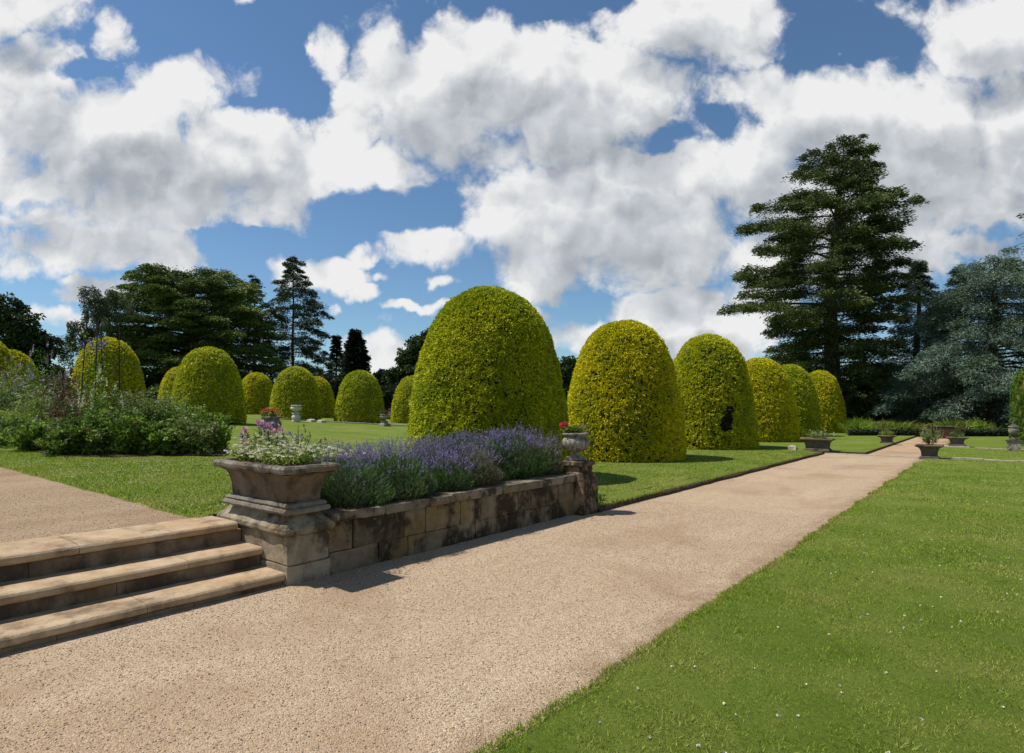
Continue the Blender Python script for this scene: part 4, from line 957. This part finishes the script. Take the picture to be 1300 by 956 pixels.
# pale footed urn far left and its neighbours
x, y = W(376, 36.5); z = float(zleft(x, y)); fu = thing('stone_pedestal', 'small baluster shaped stone foot on the far lawn, under the pale urn', 'pedestal', (x, y, z))
MB().lathe([(.26, 0), (.25, .10), (.20, .13), (.27, .22), (.27, .34), (.18, .44), (.14, .5)], 20).build('shaft', M['paleurn'], fu, smooth=True)
urn('stone_urn', 'pale wide stone urn far off before the golden domes, without flowers', (x, y, z+.5), .33, .55, M['paleurn'], 'fluted stone urns around the garden', 40)
for (px, lab) in ((395, 'low pale stone right of the pale urn'), (408, 'second low pale stone right of the pale urn, nearer the greenish yew')):
    x, y = W(px, 38.2); z = float(zleft(x, y)); t = thing('stone_block', lab, 'stone', (x, y, z)); MB().loft([(0, 0, .30, .2, -.02), (0, 0, .27, .16, .12), (0, 0, .15, .1, .18)], 5, 5, rough=.02).build('stone', M['kerb'], t)
x, y = W(488, 38.); z = float(zleft(x, y))
pd = thing('stone_pedestal', 'short dark stone foot right of the greenish yew, under a planted urn', 'pedestal', (x, y, z)); MB().loft([(0, 0, .30, .30, 0), (0, 0, .28, .28, .12), (0, 0, .16, .16, .2), (0, 0, .17, .17, .28)], 4, 4).build('shaft', M['urn'], pd)
urn('stone_urn', 'dark round stone urn with russet plants, right of the greenish yew', (x, y, z+.28), .28, .50, M['urn'], 'fluted stone urns around the garden', 40)
plant('geranium', 'russet and red plants in the dark urn right of the greenish yew', 'flowers', (x, y, z+.76), .32, .22, M['lf_bronze'], 260, .10, .06, 'head', M['red'], 8, .03, stems=16)

# ------------------------------------------------------------------ flower border on the left
BG = 'tall perennials of the left flower border'
def bp(lab, px, d, h, r, lm, n, ll, lw, fl=None, fm=None, fn=0, fs=.02, up=.5, stems=26, fh=None, cat='flowers', name='border_plant', droop=0.):
    x, y = W(px, d); z = float(zleft(x, y))
    return plant(name, lab, cat, (x, y, z), h, r, M[lm], int(n), ll, lw, fl, M[fm] if fm else None, int(fn*1.25), fs*1.1, up, BG, droop, .06, stems, fh)
# front row, left to right
bp('lime leaved clump at the left edge of the border front', 12, 14.6, .80, .75, 'lf_lime', 2600, .12, .045, 'head', 'cream', 14, .03)
bp('pale green broad leaved clump second along the border front', 48, 13.4, .70, .62, 'lf_mid', 2400, .11, .055, 'spike', 'mauve', 10, .03)
bp('arching straw and lime blades near the left of the border', 30, 14.8, 1.05, .70, 'lf_lime', 1800, .20, .016, up=.9)
bp('dark clump with small pink blooms low at the border corner', 80, 12.7, .55, .48, 'lf_dark', 2200, .09, .04, 'head', 'pink', 9, .02)
bp('very dark leafy perennial at the front corner of the border', 112, 12.9, .95, .62, 'lf_dark', 3600, .11, .038, 'bloom', 'maroon', 7, .05, stems=34)
bp('dense mid green perennial with one maroon bloom, centre front', 146, 13.1, 1.10, .62, 'lf_mid', 3200, .10, .032, 'bloom', 'maroon', 5, .05, stems=34)
bp('dark green plant below the white spikes', 176, 13.3, .75, .55, 'lf_dark', 2800, .10, .04, stems=30)
bp('large leaved bright green clump towards the right of the border front', 205, 13.5, .62, .55, 'lf_mid', 2200, .14, .08, stems=26)
bp('bluish large leaved clump near the right end of the border', 226, 13.9, .85, .50, 'lf_grey', 2000, .15, .08, stems=26)
bp('yellowing variegated clump at the right end of the border', 252, 13.9, .85, .45, 'lf_straw', 2200, .09, .03, stems=26)
bp('upright bright leafy plant closing the right end of the border', 274, 14.4, 1.00, .40, 'lf_mid', 2400, .10, .04, stems=24)
# middle row
bp('tall dark stems with mauve heads behind the lime clump', 8, 17.0, 1.5, .75, 'lf_dark', 3000, .12, .035, 'head', 'mauve', 26, .03, stems=36)
bp('tall mixed stems with mauve heads in the middle row', 56, 15.6, 1.55, .70, 'lf_grey', 3000, .11, .03, 'head', 'mauve', 34, .03, stems=40)
bp('bronze tinted perennial behind the front corner', 92, 14.8, 1.30, .62, 'lf_bronze', 2600, .11, .035, 'bloom', 'maroon', 8, .05, stems=34)
bp('creamy white flower spikes standing before the wire obelisk', 130, 14.8, 1.62, .55, 'lf_mid', 2400, .10, .03, 'spike', 'cream', 26, .04, stems=30, fh=.26)
bp('grey stemmed perennial with pale seed heads right of the cream spikes', 158, 15.0, 1.45, .60, 'lf_grey', 2600, .10, .026, 'head', 'lf_straw', 40, .02, stems=40)
bp('dark stems with mauve heads at the middle right of the border', 186, 15.2, 1.40, .60, 'lf_dark', 2600, .10, .03, 'head', 'mauve', 34, .022, stems=40)
bp('tall pale headed umbels over the large leaved clump', 214, 15.6, 1.35, .55, 'lf_grey', 2200, .10, .028, 'head', 'white', 24, .02, stems=34)
bp('tall leafy stems with white umbels at the right of the middle row', 242, 15.6, 1.28, .52, 'lf_mid', 2400, .10, .034, 'head', 'white', 16, .02, stems=30)
# back row
bp('lofty purple headed stems at the back left of the border', 48, 19.0, 2.45, .80, 'lf_dark', 3200, .12, .03, 'spike', 'mauve', 26, .035, stems=40, fh=.25)
bp('lofty pale pink plumes beside the purple headed stems', 18, 19.5, 2.15, .80, 'lf_grey', 2800, .12, .03, 'spike', 'mauve', 30, .03, stems=40, fh=.2)
bp('tall bronze stems at the back, left of the wire obelisk', 82, 18.0, 2.1, .75, 'lf_bronze', 3000, .11, .03, 'head', 'maroon', 34, .03, stems=40)
bp('tall green stems at the back, right of the wire obelisk', 168, 17.6, 1.50, .70, 'lf_grey', 2600, .11, .028, 'head', 'mauve', 34, .022, stems=40)
bp('slender stems at the back right end of the border', 206, 17.6, 1.35, .70, 'lf_mid', 2400, .10, .028, 'head', 'mauve', 18, .022, stems=34)
n = 30000; px = rng.uniform(-40, 268, n); d = rng.uniform(13.4, 18, n); lat = (px-650)/750*d
X = -d*SA+lat*CA; Y = d*CA+lat*SA; Zt = zleft(X, Y)
P = np.stack([X, Y, Zt+rng.uniform(0, .65, n)], -1)
D = rand_dir(n); D[:, 2] = np.abs(D[:, 2])+.3
tag(leaf_obj('border_undergrowth', leaves(P, D, rng.uniform(.06, .15, n), .035, bend=.15), M['lf_dark']), 'dark tangled undergrowth filling the left flower border', 'undergrowth', kind='stuff')
n = 260; # soil of the border
V = []; 
ring = [(px, d) for (px, d) in ((-60, 15.2), (0, 14.2), (55, 12.7), (100, 12.4), (160, 12.6), (225, 13.2), (285, 13.6), (292, 15.5), (270, 18.5), (100, 19.5), (-60, 20.5))]
P = [W(*q) for q in ring]; c = np.mean(P, 0)
V = [(c[0], c[1], float(zleft(*c))+.03)]+[(a, b_, float(zleft(a, b_))+.02) for a, b_ in P]
tagS(MB().add(V, [[0, i, i % len(P)+1] for i in range(1, len(P)+1)]).build('border_soil', M['soil']))
# wire obelisk with clematis
x, y = W(124, 15.4); z = float(zleft(x, y)); top = ZY(402, 15.4)-z
ob = thing('plant_obelisk', 'dark iron rod obelisk for climbers in the left flower border', 'plant support', (x, y, z))
s = 15.4/750.
for (dx, tdx, yy_, tz) in ((-24, -14, 0, 1), (-7, -5, .45, .96), (9, 8, -.4, 1.0), (25, 25, .1, .99)):
    p = [RV*(dx*s)+FV*yy_+np.array([0, 0, 0]), RV*((dx+tdx)/2*s)+FV*yy_*.8+np.array([0, 0, top*.55]), RV*(tdx*s)+FV*yy_*.6+np.array([0, 0, top*.93*tz]), RV*(tdx*s+.06)+FV*yy_*.5+np.array([0, 0, top*tz])]
    if dx == -24: p.append(RV*(tdx*s+.28)+np.array([0, 0, top*1.03]))
    MB().tube(p, .014, 6).build('rod', M['iron'], ob)
for zz, rx in ((.35, 24), (.75, 22)):
    pts = [RV*(cos(a)*rx*s)+FV*(sin(a)*.42)+np.array([0, 0, top*zz]) for a in np.linspace(0, 2*pi, 17)]
    MB().tube(pts, .007, 5).build('hoop', M['iron'], ob)
cl = thing('clematis', 'violet clematis flowers climbing the iron obelisk', 'flowers', (x, y, z))
n = 24; P = np.array([RV*(rng.uniform(-20, 8)*s)+FV*rng.uniform(-.4, .4)+np.array([0, 0, ZY(rng.uniform(426, 446), 15.4)-z]) for _ in range(n)])
for q in P: leaf_obj('flower', leaves(np.repeat(q[None], 6, 0), rand_dir(6), .055, .040), M['violet'], cl)
n = 420; hgt = rng.uniform(.2, top*.86, n); P = RV[None]*(rng.uniform(-22, 14, n)*s)[:, None]*(1-.2*hgt/top)[:, None]+FV[None]*rng.uniform(-.4, .4, n)[:, None]; P[:, 2] = hgt
leaf_obj('leaves', leaves(P, rand_dir(n), .09, .045), M['lf_mid'], cl)

# ------------------------------------------------------------------ sun, sky with cumulus, camera
sv = np.array([-.48, -.33, 1.0]); sv = sv/np.linalg.norm(sv)
el = math.asin(sv[2]); azs = math.atan2(sv[0], sv[1])
L = bpy.data.lights.new('sun', 'SUN'); L.energy = 5.0; L.angle = radians(.5); L.color = (1., .95, .87)
lo = bpy.data.objects.new('sun', L); C.objects.link(lo)
from mathutils import Vector
lo.rotation_euler = Vector(sv).to_track_quat('Z', 'Y').to_euler()
w = bpy.data.worlds.new('World'); S.world = w; w.use_nodes = True
t = NT(w.node_tree)
for n_ in list(t.N): t.N.remove(n_)
out = t.n('ShaderNodeOutputWorld'); tc = t.n('ShaderNodeTexCoord'); dirv = tc.outputs['Generated']
sky = t.n('ShaderNodeTexSky', sky_type='NISHITA'); sky.sun_disc = False; sky.sun_elevation = el; sky.sun_rotation = azs % (2*pi)
sky.altitude = 50; sky.air_density = 1.0; sky.dust_density = .1; sky.ozone_density = 4.
# direction -> plane coordinates about the compass bearing of the far trees (units of 100)
dF = t.m('MAXIMUM', t.m('ABSOLUTE', t.vm('DOT_PRODUCT', dirv, tuple(FV))), .16)
dR = t.vm('DOT_PRODUCT', dirv, tuple(RV)); se = t.n('ShaderNodeSeparateXYZ'); t.put(se.inputs[0], dirv)
cx = t.m('MULTIPLY_ADD', t.m('DIVIDE', dR, dF), 7.5, 6.5)
cy = t.m('MULTIPLY_ADD', t.m('DIVIDE', se.outputs[2], dF), -7.5, 5.2)
cv = t.n('ShaderNodeCombineXYZ'); t.put(cv.inputs[0], cx); t.put(cv.inputs[1], cy)
BL = [(10, 5, 105, 45, 1), (130, 180, 150, 85, 1.1), (40, 130, 90, 85, 1), (235, 215, 150, 75, 1.1), (330, 205, 105, 65, 1), (60, 245, 120, 60, .9), (330, 262, 60, 28, .8), (150, 40, 34, 30, .65), (225, 110, 80, 40, .6), (290, 95, 40, 30, .5),
      (415, 70, 30, 50, .75), (450, 150, 60, 65, .9), (540, 125, 110, 85, 1.1), (600, 80, 110, 60, 1.1), (690, 110, 110, 80, 1.1), (480, 215, 75, 35, .9), (600, 200, 120, 40, .7), (310, 5, 20, 14, .5),
      (870, 25, 130, 65, 1), (790, 130, 130, 70, 1.05), (720, 190, 120, 50, .8), (700, 260, 130, 75, 1), (800, 250, 140, 80, 1), (690, 330, 80, 55, 1), (830, 320, 130, 60, 1), (620, 240, 60, 30, .7), (880, 220, 90, 60, .9),
      (1040, 150, 110, 80, 1.1), (1160, 190, 150, 105, 1.15), (965, 215, 90, 85, 1), (1090, 270, 160, 90, 1.05), (1280, 170, 110, 100, 1.1), (1250, 40, 95, 70, 1), (1000, 330, 120, 60, .9), (940, 120, 40, 30, .4),
      (110, 312, 150, 36, 1), (205, 320, 75, 34, .9), (30, 338, 60, 22, .7), (120, 366, 52, 24, .9), (60, 405, 45, 22, .6),
      (545, 310, 72, 36, 1), (463, 325, 42, 15, .8), (560, 358, 22, 12, .75), (487, 354, 16, 9, .6), (410, 352, 62, 32, 1), (455, 372, 30, 14, .8), (424, 400, 20, 8, .6), (525, 394, 46, 9, .75), (490, 450, 70, 28, .8),
      (860, 395, 95, 34, .95), (920, 430, 90, 34, .9), (750, 432, 75, 26, .8), (690, 410, 30, 14, .4), (960, 390, 70, 40, .8), (1240, 305, 70, 25, .8), (1290, 330, 60, 30, .7), (1190, 330, 40, 20, .5), (840, 460, 120, 20, .7), (1230, 255, 120, 60, .9), (1130, 230, 110, 70, .9), (640, 250, 60, 50, .8), (500, 240, 70, 34, .7), (1300, 260, 60, 60, .8), (345, 235, 80, 60, .9), (170, 250, 120, 60, .9)]
HO = [(255, 28, 105, 30, .9), (372, 112, 42, 46, .8), (725, 6, 80, 14, .8), (1105, 45, 75, 34, .45), (940, 158, 48, 24, .4), (515, 268, 120, 30, .8), (300, 312, 60, 26, .8), (100, 82, 50, 18, .5), (1240, 290, 70, 12, .35), (830, 175, 70, 14, .5), (20, 262, 60, 14, .4), (230, 165, 20, 18, .4)]
def cloud_group(BL, warp):
  grp = bpy.data.node_groups.new('cumulus', 'ShaderNodeTree')
  grp.interface.new_socket('P', in_out='INPUT', socket_type='NodeSocketVector'); grp.interface.new_socket('D', in_out='OUTPUT', socket_type='NodeSocketFloat')
  G = NT(grp); gi = G.n('NodeGroupInput'); go = G.n('NodeGroupOutput')
  wn_ = G.n('ShaderNodeTexNoise', noise_dimensions='2D'); G.put(wn_.inputs['Vector'], gi.outputs[0]); wn_.inputs['Scale'].default_value = 1.6; wn_.inputs['Detail'].default_value = 4
  wp = G.vm('ADD', gi.outputs[0], G.vm('SCALE', G.vm('SUBTRACT', wn_.outputs['Color'], (.5, .5, .5)), .55))
  acc = None
  for (bx, by, rx, ry, am) in BL:
      q = G.vm('MULTIPLY', G.vm('SUBTRACT', wp, (bx/100., by/100., 0)), (100./(rx*1.18), 100./(ry*1.18), 0))
      r2 = G.vm('DOT_PRODUCT', q, q)
      f = G.m('MULTIPLY', G.m('SUBTRACT', 1., r2, clamp=True), am)
      acc = f if acc is None else G.m('SMOOTH_MAX', acc, f, .18) if 0 else G.m('MAXIMUM', acc, f)
  if warp > .5:
      for (bx, by, rx, ry, am) in HO:
          q = G.vm('MULTIPLY', G.vm('SUBTRACT', wp, (bx/100., by/100., 0)), (100./(rx*1.15), 100./(ry*1.15), 0))
          f = G.m('MULTIPLY', G.m('SUBTRACT', 1., G.vm('DOT_PRODUCT', q, q), clamp=True), am); acc = G.m('SUBTRACT', acc, f)
  G.L.new(acc, go.inputs[0]); return grp
G1 = cloud_group(BL, .55); G2 = cloud_group([b for b in BL if b[2] >= 74], .3)
def field(P, grp=G1):
    g_ = t.n('ShaderNodeGroup'); g_.node_tree = grp; t.put(g_.inputs[0], P)
    return t.m('MULTIPLY', g_.outputs[0], 1.12)
def billow(P, sc):
    o = t.n('ShaderNodeTexVoronoi', feature='SMOOTH_F1', voronoi_dimensions='2D'); t.put(o.inputs['Vector'], P); o.inputs['Scale'].default_value = sc; o.inputs['Smoothness'].default_value = .6
    return t.m('SUBTRACT', .42, o.outputs['Distance'])
def dens(P, det, base):
    n1 = t.noise(P, 1.1, det, .60, .3, '2D')
    return t.m('MULTIPLY_ADD', t.m('SUBTRACT', n1, .5), 1.75, base)
P0 = cv.outputs[0]; P1 = t.vm('ADD', P0, (-.16, -.30, 0)); P2 = t.vm('ADD', P0, (-.25, -.55, 0))
wn2 = t.n('ShaderNodeTexNoise', noise_dimensions='2D'); t.put(wn2.inputs['Vector'], P0); wn2.inputs['Scale'].default_value = 2.2; wn2.inputs['Detail'].default_value = 7; wn2.inputs['Roughness'].default_value = .62
PW0 = t.vm('ADD', P0, t.vm('SCALE', t.vm('SUBTRACT', wn2.outputs['Color'], (.5, .5, .5)), .9))
F0 = field(P0); F2 = field(P2, G2)
b1 = billow(PW0, 1.5); b1s = billow(t.vm('ADD', PW0, (-.14, -.24, 0)), 1.5); b2 = billow(PW0, 4.2); b2s = billow(t.vm('ADD', PW0, (-.05, -.09, 0)), 4.2)
D0s = dens(P0, 2, F0); D1 = dens(t.vm('ADD', P0, (-.22, -.40, 0)), 2, F0)
D0 = t.m('ADD', dens(P0, 10, F0), t.m('ADD', t.m('MULTIPLY', b1, .42), t.m('MULTIPLY', b2, .16)))
alpha = t.sm(D0, .17, .76)
# self shading: thick cloud towards the sun darkens what lies below it
lit = t.m('MULTIPLY_ADD', t.m('SUBTRACT', D0s, D1), .46, 1.02)
lit = t.m('SUBTRACT', lit, t.m('MULTIPLY', t.sm(F2, .40, 1.15), .50))
lit = t.m('ADD', lit, t.m('MULTIPLY', t.m('SUBTRACT', b1, b1s), .22))
lit = t.m('ADD', lit, t.m('MULTIPLY', t.m('SUBTRACT', b2, b2s), .12), clamp=True)
ccol = t.ramp(lit, [(0., (.36, .40, .46)), (.35, (.50, .54, .60)), (.72, (.79, .82, .86)), (1., (1.08, 1.08, 1.08))])
bgS = t.n('ShaderNodeBackground'); t.put(bgS.inputs[0], t.mix(1., sky.outputs[0], (.86, 1.0, 1.03), 'MULTIPLY')); bgS.inputs[1].default_value = .095
bgC = t.n('ShaderNodeBackground'); t.put(bgC.inputs[0], ccol); bgC.inputs[1].default_value = .74
mx = t.n('ShaderNodeMixShader'); t.put(mx.inputs[0], alpha); t.L.new(bgS.outputs[0], mx.inputs[1]); t.L.new(bgC.outputs[0], mx.inputs[2])
t.L.new(mx.outputs[0], out.inputs[0]); w.cycles.sampling_method = 'MANUAL'; w.cycles.sample_map_resolution = 256

cam = bpy.data.cameras.new('camera'); co_ = bpy.data.objects.new('camera', cam); C.objects.link(co_)
cam.sensor_width = 36; cam.lens = 36*750/1300.; cam.shift_y = 42/1300.; cam.clip_end = 6000; cam.clip_start = .05
co_.location = (0, 0, EYE); co_.rotation_euler = (pi/2, 0, AL)
S.camera = co_
S.cycles.max_bounces = 6; S.cycles.diffuse_bounces = 3; S.cycles.transmission_bounces = 3
S.view_settings.view_transform = 'Standard'; S.view_settings.look = 'None'; S.view_settings.gamma = 1; S.view_settings.exposure = .10; S.view_settings.use_curve_mapping = False
